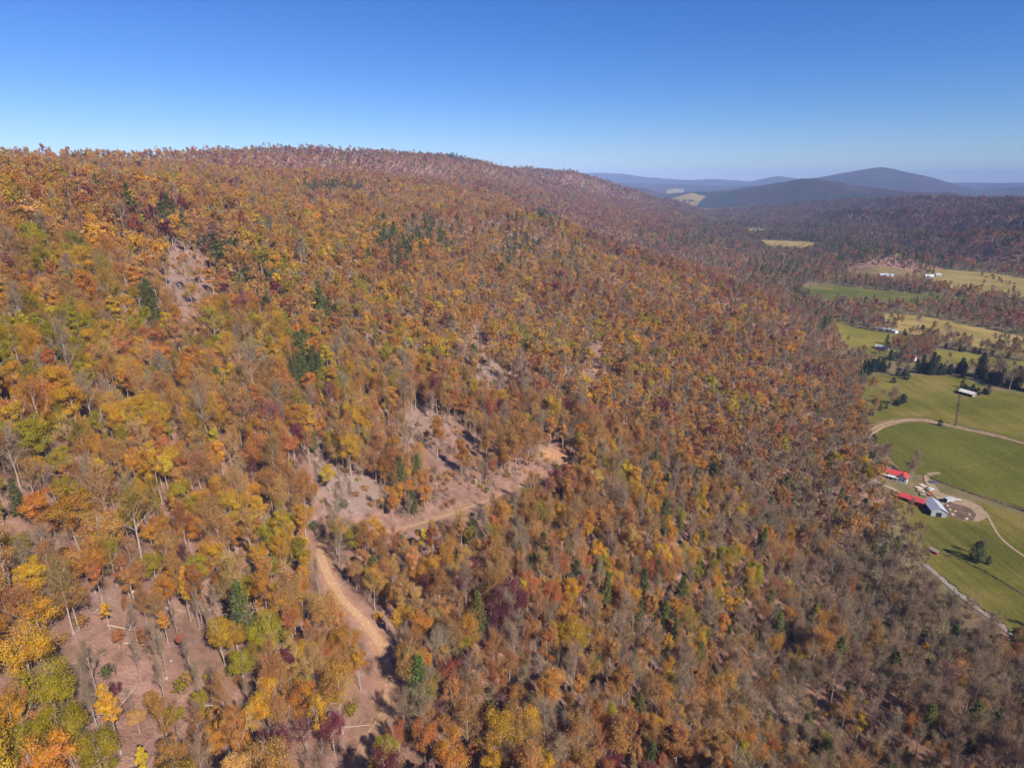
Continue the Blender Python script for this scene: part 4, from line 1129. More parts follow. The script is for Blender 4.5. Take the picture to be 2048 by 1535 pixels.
hedge([(1760,642),(1830,655),(1900,668),(1960,684),(2048,702),(2120,715)], 44, [BR, TB, BR, CD, CD], 0.7, 1.0, 3, 'trees along the river')
hedge([(1800,722),(1830,718),(1850,716),(1868,720)], 14, [TR, BR, TR], 0.8, 1.1, 3, 'trees round the red roofed house')
hedge([(1780,705),(1800,700),(1830,702),(1845,690)], 16, [BR, TB, TR], 0.7, 1.0, 4, 'trees behind the white house')
hedge([(1990,733),(2020,738),(2060,742)], 10, [CD], 0.5, 0.9, 2, 'cedars in the field')
hedge([(1960,566),(1985,556),(2010,572),(2030,582)], 12, [CD, TB], 0.6, 0.9, 3, 'brush on the pasture')
hedge([(1850,588),(1900,592),(1960,596),(2030,603)], 20, [TR, CD, TB], 0.7, 1.0, 3, 'edge of the red wood')
hedge([(1690,566),(1760,572),(1830,580),(1900,586),(1960,590)], 40, [TR, BR, CD, TR], 0.8, 1.1, 4, 'wood below knoll farm')
hedge([(1745,938),(1765,925),(1772,915)], 7, [BR, CD, BR], 0.5, 0.85, 5, 'yard trees')
hedge([(1815,965),(1822,955),(1828,945)], 5, [BR], 0.75, 1.0, 3, 'yard trees')
for a in [(1950,1122,'cedar','cedar',1.25,'lone'),(1962,1112,'bare','grey',0.55,'lone'),(1975,1128,'cedar','cedar',0.5,'lone'),(1745,889,'cedar','cedar',0.95,'lone'),(1786,765,'cedar','cedar',0.8,'lone'),(1879,850,'cedar','cedar',0.75,'lone'),(1773,688,'pine','pine',0.9,'lone'),(2025,1300,'cedar','cedar',1.2,'road'),(2040,1310,'cedar','cedar',1.2,'road'),(1990,1310,'cedar','cedar',0.9,'road'),(1975,1300,'cedar','cedar',0.8,'road'),(1712,528,'cedar','cedar',0.9,'lone'),(1745,526,'cedar','cedar',0.5,'lone'),(1865,548,'cedar','cedar',1.2,'lone'),(1964,550,'cedar','cedar',.8,'lone'),(1985,552,'cedar','cedar',.8,'lone')]:
    VALLEY.append(a)
vx = []; 
for px, py, k, c, s, g in VALLEY:
    q = flat(px, py, 0.6) if not (1690 < px < 1870 and py < 560) else (sight(px, py) or flat(px, py))
    vx.append(q)
vx = np.array(vx); nvt = len(vx)
VT = dict(x=vx[:, 0], y=vx[:, 1], h=ground(vx[:, 0], vx[:, 1]), px=np.array([v[0] for v in VALLEY]), py=np.array([v[1] - 6 for v in VALLEY]), r=np.hypot(vx[:, 0], vx[:, 1]), kind=np.array([v[2] for v in VALLEY], object),
          var=np.array([_rv.integers(KINDS[v[2]][1]) for v in VALLEY]), tint=np.array([PAL[v[3]] for v in VALLEY]) * _rv.uniform(0.8, 1.2, (nvt, 1)), cname=np.array([v[3] for v in VALLEY], object), size=np.array([v[4] for v in VALLEY]), wide=_rv.uniform(0.9, 1.2, nvt), rot=_rv.uniform(0, 6.28, nvt))

# ------------------------------------------------------------------ single trees: the largest in view, the rest is forest mass
_ok = ~hides_track(NM); NM = {k: v[_ok] for k, v in NM.items()}
ALL = stack([NM, T])
_slant = np.sqrt(ALL['r'] ** 2 + (ZC - ALL['h']) ** 2)
_vis = (ALL['px'] > -25) & (ALL['px'] < 2073) & (ALL['py'] < 1560) & (ALL['py'] > 330)
single = np.zeros(len(ALL['x']), bool); single[:len(NM['x'])] = True
for kset, lim in ((('leafy', 'thin'), 290), (('bare',), 230), (('pine',), 60)):
    m = np.isin(ALL['kind'].astype(str), kset) & _vis
    cand = np.nonzero(m & ~single)[0]
    left = lim - int((m & single).sum())
    score = _slant[cand] / (ALL['size'][cand] * ALL['wide'][cand]) ** 0.5
    single[cand[np.argsort(score)[:max(0, left)]]] = True
single &= np.sqrt(ALL['r'] ** 2 + (ZC - ALL['h']) ** 2) < 420

NAME_OF = {'leafy': 'autumn_tree', 'thin': 'autumn_tree', 'bare': 'bare_tree', 'pine': 'pine_tree', 'cedar': 'cedar_tree'}
CAT_OF = {'autumn_tree': 'tree', 'bare_tree': 'bare tree', 'pine_tree': 'pine', 'cedar_tree': 'cedar'}
WORD = {'gold': 'golden', 'yellow': 'bright yellow', 'orange': 'orange', 'brown': 'russet brown', 'rust': 'dark rust', 'red': 'red', 'maroon': 'maroon', 'olive': 'olive yellow', 'tan': 'pale tan', 'lime': 'yellow green', 'plum': 'plum red', 'grey': 'grey', 'pine': 'green', 'cedar': 'dark green'}
ORD = ['', 'second', 'third', 'fourth', 'fifth', 'sixth', 'seventh', 'eighth', 'ninth', 'tenth', 'eleventh', 'twelfth', 'thirteenth', 'fourteenth', 'fifteenth', 'sixteenth', 'seventeenth', 'eighteenth', 'nineteenth', 'twentieth']
_T10 = ['twenty', 'thirty', 'forty', 'fifty', 'sixty', 'seventy', 'eighty', 'ninety']
for _a in _T10:
    ORD += [_a[:-1] + 'ieth'] + [_a + '-' + w for w in ['first', 'second', 'third', 'fourth', 'fifth', 'sixth', 'seventh', 'eighth', 'ninth']] if _a != 'twenty' else [_a + '-' + w for w in ['first', 'second', 'third', 'fourth', 'fifth', 'sixth', 'seventh', 'eighth', 'ninth']]
def place_words(px, py):
    """where on the hillside, told by things one can find"""
    # the track in the photo: y of the upper leg and x of the lower leg
    ux = np.interp(px, [640, 760, 890, 1020, 1090], [1085, 1066, 1030, 981, 940])
    lx = np.interp(py, [1085, 1150, 1250, 1340, 1400, 1460, 1535], [640, 656, 736, 778, 776, 745, 705])
    if 110 < px < 470 and 1190 < py < 1420: return 'in leaf strewn clearing'
    if py >= 1085 and px < lx:
        if px > lx - 75: return 'on uphill verge of dirt track'
        if px > lx - 190: return 'uphill of dirt track'
        if py > 1400: return 'below leaf strewn clearing'
        if px < 130: return 'beyond clearing, away from track'
        return 'around leaf strewn clearing'
    if py >= 1085 and px < lx + 75 and px < 900: return 'on downhill verge of dirt track'
    if px <= 1100 and py > ux - 35 and py < ux + 45 and px > 630: return 'lining upper leg of dirt track'
    if px < 1110 and py < 1085:
        if px > 600: return 'above upper leg of dirt track'
        if py > 960: return 'on bank above leaf strewn clearing'
        if py > 840: return 'on middle slope above clearing'
        if py > 700: return 'high on slope above clearing'
        return 'near top of slope'
    if py < 1180: return 'below orange log landing'
    if px < 980: return 'downhill of dirt track bend'
    if px < 1180: return 'among bare poles below track' if py > 1330 else 'in hollow below track'
    if px < 1420: return 'midway between track and gravel road' if py > 1330 else 'on slope below log landing'
    if px < 1680: return 'on lower slope toward gravel road' if py > 1300 else 'on lower slope facing barns'
    return 'just above gravel road' if py > 1220 else 'at foot of slope facing pasture'
def size_word(s): return 'small ' if s < 0.72 else ('tall ' if s > 1.06 else '')
def sparse(kd, v=0):
    if kd == 'bare': return 'slender ' if v in (0, 2, 5) else ('spreading ' if v == 3 else '')
    if kd == 'pine': return 'low branched ' if v == 3 else ('high crowned ' if v == 2 else '')
    return 'half bare ' if kd == 'thin' else ''

def grow(D, idx, group_of, label_of):
    for i in idx:
        kd, v = D['kind'][i], int(D['var'][i]); nm = NAME_OF[kd]
        s = float(D['size'][i]); w = s * float(D['wide'][i])
        root = empty(nm, (float(D['x'][i]), float(D['y'][i]), float(D['h'][i]) - 0.1), float(D['rot'][i]), (w, w, s))
        tr, cr = PARTS[kd, v]
        link('trunk', tr, root); c = link('crown', cr, root); c['tint'] = [float(a) for a in D['tint'][i]]
        tag(root, label_of[i], CAT_OF[nm], group_of[i])
sidx = np.nonzero(single)[0]
bag = {}
for i in sidx:
    key = (size_word(ALL['size'][i]) if ALL['wide'][i] >= 0.62 else '', ('thin pole like ' if ALL['kind'][i] == 'bare' and ALL['wide'][i] < 0.62 else sparse(ALL['kind'][i], int(ALL['var'][i]))), ALL['cname'][i] if ALL['kind'][i] not in ('bare',) else 'grey', NAME_OF[ALL['kind'][i]], place_words(ALL['px'][i], ALL['py'][i]))
    bag.setdefault(key, []).append(i)
LAB = {}; GRP = {}
for (sz, sp, c, nm, pl), ii in bag.items():
    ii = sorted(ii, key=lambda k: ALL['px'][k])     # uphill to downhill
    noun = nm.replace('_tree', ' tree').replace('autumn ', '').replace('pine tree', 'pine')
    cw = '' if nm == 'bare_tree' else WORD[c] + ' '
    if nm == 'bare_tree': cw = 'grey '
    for k, i in enumerate(ii):
        base_l = (sz + sp + cw + noun + ' ' + pl)
        if len(ii) > 1:
            base_l += ', ' + (ORD[k] if k else 'first') + ' counting downhill'
        LAB[i] = base_l[0].lower() + base_l[1:]
        GRP[i] = {'autumn_tree': 'autumn trees on the hillside', 'bare_tree': 'leafless trees on the hillside', 'pine_tree': 'pines on the hillside'}[nm]
grow(ALL, sidx, GRP, LAB)

# valley trees are all told apart by their hedge and place in it
vb = {}
for i in range(nvt):
    vb.setdefault((VALLEY[i][5], VT['kind'][i], VT['cname'][i]), []).append(i)
VL = {}; VG = {}
VWHERE = {'lone': 'standing alone', 'road': 'beside gravel road', 'yard trees': 'in red roofed farmhouse yard', 'hedge': 'in hedge'}
LONE = {0: 'dark round cedar standing alone in pasture below barns', 1: 'small bare tree beside the lone pasture cedar', 2: 'low dark cedar bush downhill of lone pasture cedar', 3: 'dark cedar inside loop of dirt bank', 4: 'round cedar alone in meadow below forest edge', 5: 'small round cedar on the dirt bank', 6: 'tall pine behind the white house', 7: 'dark cedar at near end of gravel road', 8: 'second dark cedar at near end of gravel road', 9: 'cedar on verge inside gravel road bend', 10: 'small cedar on verge inside gravel road bend', 11: 'dark bush on crest of ploughed knoll', 12: 'tiny bush on top of ploughed knoll', 13: 'dark cedar between knoll and white barn', 14: 'dark bush on pale ridge pasture', 15: 'second dark bush on pale ridge pasture'}
_l0 = nvt - 16
for (g, kd, cn), ii in vb.items():
    ii = sorted(ii, key=lambda k: VT['px'][k])
    noun = {'cedar': 'dark cedar', 'pine': 'dark pine', 'bare': 'grey bare tree', 'thin': WORD[cn] + ' half bare tree'}[kd]
    for k, i in enumerate(ii):
        w = g if g not in VWHERE else VWHERE[g]
        VL[i] = LONE[i - _l0] if i >= _l0 else '%s among %s, %s from mountain' % (noun, w, (ORD[k] if 0 < k < len(ORD) else 'first') if k < len(ORD) else 'farther')
        VG[i] = g
VBIG = [i for i in range(nvt) if VT['r'][i] < 1000 or i >= _l0]
seen_l = {}
VSING = []
for i in VBIG:
    if VL[i] in seen_l or 'farther' in VL[i]: continue
    seen_l[VL[i]] = 1; VSING.append(i)
grow(VT, VSING, VG, VL)
VREST = np.array([i for i in range(nvt) if i not in set(VSING)])

def mass(name, D, idx, label):
    idx = np.asarray(idx); r = D['r'][idx]
    lod = np.where(r < 300, 0, np.where(r < 950, 1, 2))
    pid = [PROTO_ID[D['kind'][i], int(D['var'][i]), int(l)] for i, l in zip(idx, lod)]
    X = np.c_[D['x'][idx], D['y'][idx], D['h'][idx] - 0.1]
    s = D['size'][idx]; w = s * D['wide'][idx]
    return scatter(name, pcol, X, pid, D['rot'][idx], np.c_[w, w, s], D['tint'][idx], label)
rest = np.nonzero(~single)[0]
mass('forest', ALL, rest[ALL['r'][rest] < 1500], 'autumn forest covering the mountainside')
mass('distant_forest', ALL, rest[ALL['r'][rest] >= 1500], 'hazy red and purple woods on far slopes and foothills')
if len(VREST): mass('creek_trees', VT, VREST, 'bare trees and cedars massed along the valley creek')

# undergrowth below the trees
x, y = candidates(30, 420, 2.7, 77); rng = np.random.default_rng(78)
h = ground(x, y); px, py, dep = project(x, y, h)
k = (dep > 0) & (px > -100) & (px < 2150) & (py < 1650) & (track_dist(x, y) > 3.2) & ~_in_field(x, y) & (np.hypot(x - LANDING[0], y - LANDING[1]) > 7) & (polydist(x, y, ROADPATH)[0] > 3.0)
nz = fbm(x, y, 16, 3, 79); verge = 1 - sstep(3, 8, track_dist(x, y))
k &= rng.random(len(x)) < (0.24 + 0.45 * sstep(0, 0.5, nz) + 0.3 * verge + 0.35 * sstep(750, 1250, px)) * np.where(clearness(px, py) < 0.3, 0.8, 1)
k &= ~((h < 2) & (px > 1700))
x, y, h, px, py, nz = x[k], y[k], h[k], px[k], py[k], nz[k]; n = len(x)
tw = (rng.random(n) < 0.58).astype(int); var = rng.integers(0, 3, n); lod = (np.hypot(x, y) > 200).astype(int)
BC = np.array([PAL['tan'], PAL['brown'], PAL['olive'], (0.14, 0.16, 0.05), PAL['lime'], PAL['gold'], PAL['rust']]); ci = rng.choice(7, n, p=[.24, .32, .12, .13, .06, .07, .06])
tint = np.where(tw[:, None] == 1, np.array([(0.20, 0.132, 0.088)]), BC[ci]) * rng.uniform(0.75, 1.15, (n, 1))
s = rng.uniform(0.45, 1.05, n)
scatter('undergrowth', bcol, np.c_[x, y, h - 0.1], [BUSH_ID[a, b, c] for a, b, c in zip(tw, var, lod)], rng.uniform(0, 6.28, n), np.c_[s, s, s], tint, 'brown brush and saplings under the trees')

# ------------------------------------------------------------------ valley farm: materials
M_WHITE = simple_mat('white_paint', (0.60, 0.60, 0.59), 0.6, 0.06, 0.8)
M_REDROOF = simple_mat('red_metal_roof', (0.42, 0.058, 0.055), 0.55, 0.28, 0.45)
M_REDWOOD = simple_mat('red_boards', (0.33, 0.03, 0.03), 0.8, 0.2, 0.9)
M_TIN = simple_mat('tin_roof', (0.50, 0.52, 0.55), 0.4, 0.10, 0.5, metal=0.25)
M_TINWALL = simple_mat('tin_wall', (0.34, 0.36, 0.39), 0.6, 0.15, 0.5)
M_OLDROOF = simple_mat('old_tin_roof', (0.56, 0.51, 0.48), 0.6, 0.18, 0.5)
M_DARK = simple_mat('dark_opening', (0.025, 0.022, 0.022), 0.9, 0.2)  # near-black colour; on the bays it paints the shade inside
M_GLASS = simple_mat('window_glass', (0.05, 0.06, 0.08), 0.15, 0.1, spec=0.5)
M_WOOD = simple_mat('weathered_wood', (0.27, 0.22, 0.175), 0.9, 0.25, 2.0)
M_LUMBER = simple_mat('sawn_lumber', (0.45, 0.38, 0.29), 0.85, 0.25, 2.5)
M_RUBBER = simple_mat('rubber', (0.02, 0.02, 0.02), 0.8, 0.1)
M_CARPAINT = simple_mat('white_car_paint', (0.75, 0.76, 0.78), 0.3, 0.03, spec=0.5)
M_REDPAINT = simple_mat('red_paint', (0.42, 0.05, 0.035), 0.5, 0.1)
M_TARP = simple_mat('grey_tarp', (0.075, 0.075, 0.085), 0.5, 0.2, 0.8)
M_HAY = simple_mat('old_hay', (0.40, 0.29, 0.17), 0.95, 0.3, 3.0)
M_STONE = simple_mat('chimney_stone', (0.3, 0.27, 0.25), 0.9, 0.25, 2.0)
M_MUD = dirt_mat('mud', (0.085, 0.055, 0.040), (0.125, 0.08, 0.058), (0.22, 0.15, 0.10), 0.25)
M_YARD = dirt_mat('yard_dirt', (0.22, 0.155, 0.10), (0.30, 0.21, 0.135), (0.36, 0.27, 0.18), 0.3)
M_BANK = dirt_mat('bank_soil', (0.15, 0.105, 0.06), (0.26, 0.175, 0.10), (0.36, 0.25, 0.15), 0.5)
M_WEED = dirt_mat('dry_weeds', (0.12, 0.085, 0.06), (0.19, 0.13, 0.085), (0.27, 0.19, 0.115), 0.5)

def g3(px, py, lift=0.0, h=0.6):
    x, y = flat(px, py, h); return x, y, float(ground(x, y)) + lift
def heading(a, b, h=0.6):
    p = flat(*a, h); q = flat(*b, h); return math.atan2(q[1] - p[1], q[0] - p[0]), math.hypot(q[0] - p[0], q[1] - p[1])

def gable(root, L, W, hw, hr, wallm, roofm, roofm2=None, ox=0.0, oy=0.0, rz=0.0, eave=0.4, panels=1, wall_name='wall'):
    """gabled block with its ridge along local x; walls, two roof slopes"""
    c, s = math.cos(rz), math.sin(rz)
    def R(p): return (ox + p[0] * c - p[1] * s, oy + p[0] * s + p[1] * c, p[2])
    a, b = L / 2, W / 2
    v = [(-a,-b,-0.4),(a,-b,-0.4),(a,b,-0.4),(-a,b,-0.4),(-a,-b,hw),(a,-b,hw),(a,b,hw),(-a,b,hw),(-a,0,hw+hr),(a,0,hw+hr)]
    f = [(0,1,5,4),(2,3,7,6),(1,2,6,9,5),(3,0,4,8,7),(4,5,9,8),(6,7,8,9)]
    MB().add([R(p) for p in v], f).build(wall_name, wallm, root)
    k = eave * hr / b
    for side in (-1, 1):
        rm = roofm if side < 0 or roofm2 is None else roofm2
        for i in range(panels):
            x0 = -a - eave + (L + 2 * eave) * i / panels; x1 = -a - eave + (L + 2 * eave) * (i + 1) / panels - (0.06 if panels > 1 else 0)
            q = [(x0, side * (b + eave), hw - k + 0.12), (x1, side * (b + eave), hw - k + 0.12), (x1, 0, hw + hr + 0.12), (x0, 0, hw + hr + 0.12)]
            if side > 0: q = q[::-1]
            MB().slab([R(p) for p in q], 0.1).build('roof_panel' if panels > 1 else 'roof', rm, root)
def opening(root, name, p, size, face, mat, sub=None, submat=None):
    """door or window plate standing 3 cm proud of a wall; face 'x-','x+','y-','y+'"""
    w, h = size; t = 0.08
    s = (t, w, h) if face[0] == 'x' else (w, t, h)
    o = MB().box((0, 0, 0), s).build(name, mat, root, p)
    if sub:
        s2 = (t + 0.04, w * 0.78, h * 0.80) if face[0] == 'x' else (w * 0.78, t + 0.04, h * 0.80)
        MB().box((0, 0, 0), s2).build(sub, submat, o)
    return o

# farmhouse with red roof
rz, L = heading((1773, 950), (1806, 959))
r = empty('farmhouse', g3(1789.5, 957), rz)
LH = 11.5
gable(r, LH, 6.6, 3.6, 2.1, M_WHITE, M_REDROOF, ox=-1.5, oy=0.5)
gable(r, 7.2, 5.2, 3.6, 1.9, M_WHITE, M_REDROOF, ox=4.3, oy=-0.6, rz=math.pi / 2)
for wx in (-6.0, -4.0, -0.2): opening(r, 'window', (wx, -2.85, 1.9), (1.0, 1.4), 'y-', M_WHITE, 'pane', M_GLASS)
opening(r, 'door', (-2.1, -2.85, 1.15), (1.1, 2.2), 'y-', M_DARK)
for wx in (3.4, 5.2): opening(r, 'window', (wx, -4.25, 1.9), (1.0, 1.4), 'y-', M_WHITE, 'pane', M_GLASS)
opening(r, 'window', (-7.3, 0.5, 1.9), (1.0, 1.4), 'x-', M_WHITE, 'pane', M_GLASS)
p = MB().slab([(-7.2, -4.9, 2.5), (1.6, -4.9, 2.5), (1.6, -2.85, 3.0), (-7.2, -2.85, 3.0)], 0.1).build('porch_roof', M_WHITE, r)
for k in range(5): MB().box((-7.0 + 2.1 * k, -4.75, 1.2), (0.16, 0.16, 2.4)).build('porch_post', M_WHITE, r)
MB().box((-2.8, -3.85, 0.15), (8.8, 2.0, 0.5)).build('porch_floor', M_WOOD, r)
MB().box((-4.0, 0.9, 5.7), (0.8, 0.8, 2.2)).build('chimney', M_STONE, r)
tag(r, 'white farmhouse with bright red metal roof and front porch', 'house')
r = empty('wellhouse', g3(1781, 944.5), rz)
gable(r, 3.6, 2.6, 2.0, 0.7, M_WHITE, M_WHITE); opening(r, 'door', (0.3, -1.33, 0.9), (0.9, 1.8), 'y-', M_DARK)
tag(r, 'tiny white outbuilding behind the red roofed farmhouse', 'outbuilding')

# red barn and silver barn
rz, L = heading((1806, 996), (1853, 1011))
r = empty('red_barn', g3(1832, 1005.5), rz)
gable(r, 18.0, 6.2, 3.0, 1.5, M_REDWOOD, M_REDROOF, panels=6)
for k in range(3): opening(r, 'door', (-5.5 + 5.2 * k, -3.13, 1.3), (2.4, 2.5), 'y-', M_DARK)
MB().slab([(-12.6, -2.4, 2.3), (-9.5, -2.4, 2.6), (-9.5, 2.0, 2.6), (-12.6, 2.0, 2.3)], 0.12).build('lean_to_roof', M_WHITE, r)
for yy in (-2.2, 1.8): MB().box((-12.4, yy, 1.0), (0.15, 0.15, 2.5)).build('post', M_WOOD, r)
tag(r, 'long low barn with red metal roof beside silver barn', 'barn')
rz, L = heading((1879, 1022), (1861, 999), 5.0)
q0 = flat(1870, 1014, 3.0)
r = empty('silver_barn', (q0[0], q0[1], float(ground(*q0))), rz)
gable(r, 13.0, 8.0, 3.8, 2.2, M_TINWALL, M_TIN, panels=5)
for k in range(4): opening(r, 'bay_shade', (-4.7 + 3.1 * k, 4.03, 1.6), (2.6, 3.1), 'y+', M_DARK)  # solid dark plates; shade of the open side put into colour
for k in range(5): MB().box((-6.2 + 3.1 * k, 4.1, 1.85), (0.22, 0.22, 3.9)).build('post', M_WOOD, r)
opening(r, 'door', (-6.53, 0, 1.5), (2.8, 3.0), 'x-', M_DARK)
tag(r, 'silver metal barn with bright roof at end of red barn', 'barn')

# tin shed in the meadow
rz, L = heading((1923, 786), (1945, 792))
r = empty('tin_shed', g3(1934, 789), rz)
gable(r, 11.5, 7.0, 3.0, 1.6, M_WOOD, M_OLDROOF, panels=4)
for k in range(3): opening(r, 'bay_shade', (-3.6 + 3.6 * k, -3.53, 1.2), (2.9, 2.4), 'y-', M_DARK)  # dark plates on the wall paint the shade of open bays
tag(r, 'pale tin roofed open shed by cedars in meadow', 'shed')

def small_house(name, px, py, a, b, L, W, hw, hr, wm, rm, label, cat='house', h=0.6, nwin=3):
    rz, _ = heading(a, b, h)
    x, y = flat(px, py, h); r = empty(name, (x, y, float(ground(x, y))), rz)
    gable(r, L, W, hw, hr, wm, rm)
    for k in range(nwin): opening(r, 'window', (-L / 2 + L * (k + 0.5) / nwin, -W / 2 - 0.03, hw * 0.55), (1.1, 1.3), 'y-', M_DARK, 'pane', M_GLASS)
    opening(r, 'door', (L * 0.02, -W / 2 - 0.03, 1.0), (1.1, 2.1), 'y-', M_WOOD)
    opening(r, 'door', (-L / 2 - 0.03, 0, 1.0), (1.1, 2.1), 'x-', M_WOOD)
    tag(r, label, cat); return r
small_house('ranch_house', 1764, 697.5, (1753, 695), (1773, 698), 13, 7, 2.8, 1.8, M_WHITE, M_TIN, 'white house with grey roof among trees below the pale field')
r = small_house('ranch_house', 1815, 717, (1803, 714), (1827, 719), 15, 8, 2.9, 2.2, M_WHITE, M_REDROOF, 'long white house with red roof beside the big rust tree')
for k, (px, py, L, lab) in enumerate([(1764.5, 659.5, 8, 'small white shed nearest the mountain in trio along creek'), (1777, 661.5, 13, 'largest white shed in trio along creek'), (1787.5, 664.5, 7, 'small white shed at outer end of trio along creek')]):
    small_house('white_shed', px, py, (1760, 658), (1790, 664), L, 7, 2.8, 1.6, M_WHITE, M_TIN, lab, 'shed', nwin=2)
def knoll_house(name, px, py, rz, L, W, wm, rm, label, cat):
    q = sight(px, py) or flat(px, py)
    r = empty(name, (q[0], q[1], float(ground(*q))), rz); gable(r, L, W, 4.0, 2.2, wm, rm)
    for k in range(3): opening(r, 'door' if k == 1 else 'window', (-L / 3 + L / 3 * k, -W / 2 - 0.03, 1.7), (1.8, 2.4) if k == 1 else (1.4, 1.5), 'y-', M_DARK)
    tag(r, label, cat)
knoll_house('knoll_barn', 1763, 553, -0.3, 7, 6, M_WHITE, M_TIN, 'small white barn at foot of ploughed knoll', 'barn')
knoll_house('knoll_barn', 1770, 552.5, -0.3, 8, 7, M_WOOD, M_TINWALL, 'dark grey barn between white barns below knoll', 'barn')
knoll_house('knoll_barn', 1779, 554, -0.3, 13, 6, M_WHITE, M_TIN, 'long low white barn below ploughed knoll', 'barn')
knoll_house('poultry_barn', 1857.5, 555, -0.2, 15, 7, M_WHITE, M_WHITE, 'bright white barn between knoll and pale pasture', 'barn')
knoll_house('poultry_barn', 1875.5, 552.5, -0.2, 9, 6, M_WHITE, M_TIN, 'smaller white barn behind the bright white barn', 'barn')
for px, py, L, lab in [(1435, 441.5, 22, 'tiny white farm building far up the valley'), (1333, 411, 26, 'white speck of a barn by the large distant field')]:
    q = flat(px, py, 3.0); r = empty('distant_barn', (q[0], q[1], float(ground(*q))), -0.3); gable(r, L, L * 0.6, 8, 5, M_WHITE, M_WHITE); tag(r, lab, 'barn')
# field shed with red end
rz, _ = heading((1860, 1098), (1876, 1106)); r = empty('field_shed', g3(1868, 1104), rz)
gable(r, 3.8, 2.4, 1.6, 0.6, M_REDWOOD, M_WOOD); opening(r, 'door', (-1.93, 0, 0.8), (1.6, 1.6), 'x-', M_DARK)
tag(r, 'low dark red field shelter at edge of pasture', 'shed')

# yard surfaces
def patch(name, pts, mat, lift, label, step=4.0):
    o = sheet_on_ground(name, ragged([flat(*p, 0.6) for p in pts], 1.5, hash(name) % 97 if False else len(name)), mat, lift, step); tag(o, kind='structure', label=label)
patch('farm_yard', [(1853,962),(1862,958),(1872,972),(1880,984),(1900,990),(1935,998),(1960,1012),(1975,1030),(1958,1042),(1930,1040),(1895,1030),(1876,1018),(1882,1004),(1872,994),(1858,980)], M_YARD, 0.30, 'bare tan farm yard behind the silver barn')
patch('mud_lot', [(1886,1012),(1897,1003),(1920,1010),(1942,1018),(1953,1030),(1946,1041),(1925,1038),(1900,1030),(1884,1022)], M_MUD, 0.42, 'dark brown mud lot with scattered hay')
patch('tilled_patch', [(1762,887),(1784,890),(1779,904),(1772,916),(1760,910),(1756,897)], M_MUD, 0.34, 'small dark tilled patch above the farmhouse')
def lane(name, pts, w, mat, label, lift=0.25):
    P = smooth_path([flat(*p, 0.6) for p in pts], 2.0); tag(ribbon(name, P, w, mat, lift, 0.15, len(pts), 3), kind='structure', label=label)
tag(ribbon('gravel_road', ROADPATH, 3.3, M_GRAVEL, 0.30, 0.06, 3, 3), kind='structure', label='pale gravel road along the foot of the slope')
lane('farm_lane', [(1738,966),(1755,971),(1775,977),(1795,984),(1808,992)], 3.2, M_LANE, 'grey farm lane leading to the red barn')
lane('field_lane', [(1880,946),(1862,946),(1852,951),(1853,962),(1862,975),(1878,990)], 2.8, M_YARD, 'tan dirt lane curling out to meadow', 0.38)
lane('cattle_path', [(1975,1030),(1985,1050),(2000,1075),(2030,1100),(2060,1120)], 1.4, M_YARD, 'thin worn cattle path across pasture', 0.35)
lane('meadow_path', [(2100,880),(2048,892),(2010,912),(1970,925),(1930,934)], 1.0, FMAT['meadow2'], 'faint wheel path across smooth meadow', 0.35)
# curved dirt bank with a ditch: a low ridge of soil
BP = smooth_path([flat(*p, 0.6) for p in [(1727,905),(1724,888),(1732,872),(1750,856),(1775,846),(1800,840),(1840,838),(1880,845),(1913,854),(1960,864),(2010,875),(2048,886),(2150,914)]], 2.0)
def bank():
    t = np.gradient(BP, axis=0); t /= np.linalg.norm(t, axis=1)[:, None]; nr = np.c_[-t[:, 1], t[:, 0]]
    s = np.arange(len(BP)); rows = []
    wv = 1 + 0.35 * fbm(s, s * 0, 9, 3, 8)
    for off, hh in ((-3.2, 0.25), (-1.9, 0.85), (-0.9, 0.9), (-0.3, 0.2), (0.4, 0.15), (1.0, 0.75), (1.9, 0.7), (2.9, 0.25)):
        p = BP + nr * (off * wv)[:, None]; rows.append(np.c_[p, ground(p[:, 0], p[:, 1]) + hh + 0.25 * fbm(p[:, 0], p[:, 1], 6, 2, 4) * (hh > 0.5) + 0.05])
    V = np.stack(rows, 1); n, k = V.shape[:2]; idx = np.arange(n * k).reshape(n, k)
    q = np.stack([idx[:-1, :-1], idx[1:, :-1], idx[1:, 1:], idx[:-1, 1:]], -1).reshape(-1, 4)[:, ::-1]
    o = link('dirt_bank', mesh_np('dirt_bank', V.reshape(-1, 3), q, mats=[M_BANK])); tag(o, kind='structure', label='curved tan dirt bank dividing the two meadows')
bank()

# fences: each post its own piece on the fence
post_me = MB().tube([(0, 0, -0.4), (0, 0, 1.35)], [0.11, 0.10], 6).mesh('post', M_WOOD)
def fence(pts, n, label, weeds=0.0):
    P = smooth_path([flat(*p, 0.6) for p in pts], 1.0); idx = np.linspace(0, len(P) - 1, n).astype(int)
    x0, y0 = P[0]; r = empty('fence', (x0, y0, float(ground(x0, y0))))
    z0 = float(ground(x0, y0)); G = []
    for i in idx:
        x, y = P[i]; z = float(ground(x, y)); link('post', post_me, r, (x - x0, y - y0, z - z0)); G.append((x - x0, y - y0, z - z0))
    for hgt in (0.55, 1.15):
        MB().tube([(a, b, c + hgt) for a, b, c in G], [0.025] * len(G), 3, cap=False).build('wire', M_WOOD, r)
    if weeds:
        rng = np.random.default_rng(n); m = int(len(P) * 5); j = rng.integers(0, len(P), m)
        Q = np.c_[P[j] - P[0] + rng.normal(0, weeds * 0.35, (m, 2)), ground(P[j, 0], P[j, 1]) - z0 + rng.uniform(0.1, 0.9, m)]
        V, F = rquads(rng, Q, rng.normal(0, 1, (m, 3)) + np.array([0, 0, 0.6]), 0.7)
        o = link('weeds', mesh_np('weeds', V, F, mats=[M_WEED]), r); o['kind'] = 'stuff'
    tag(r, label, 'fence')
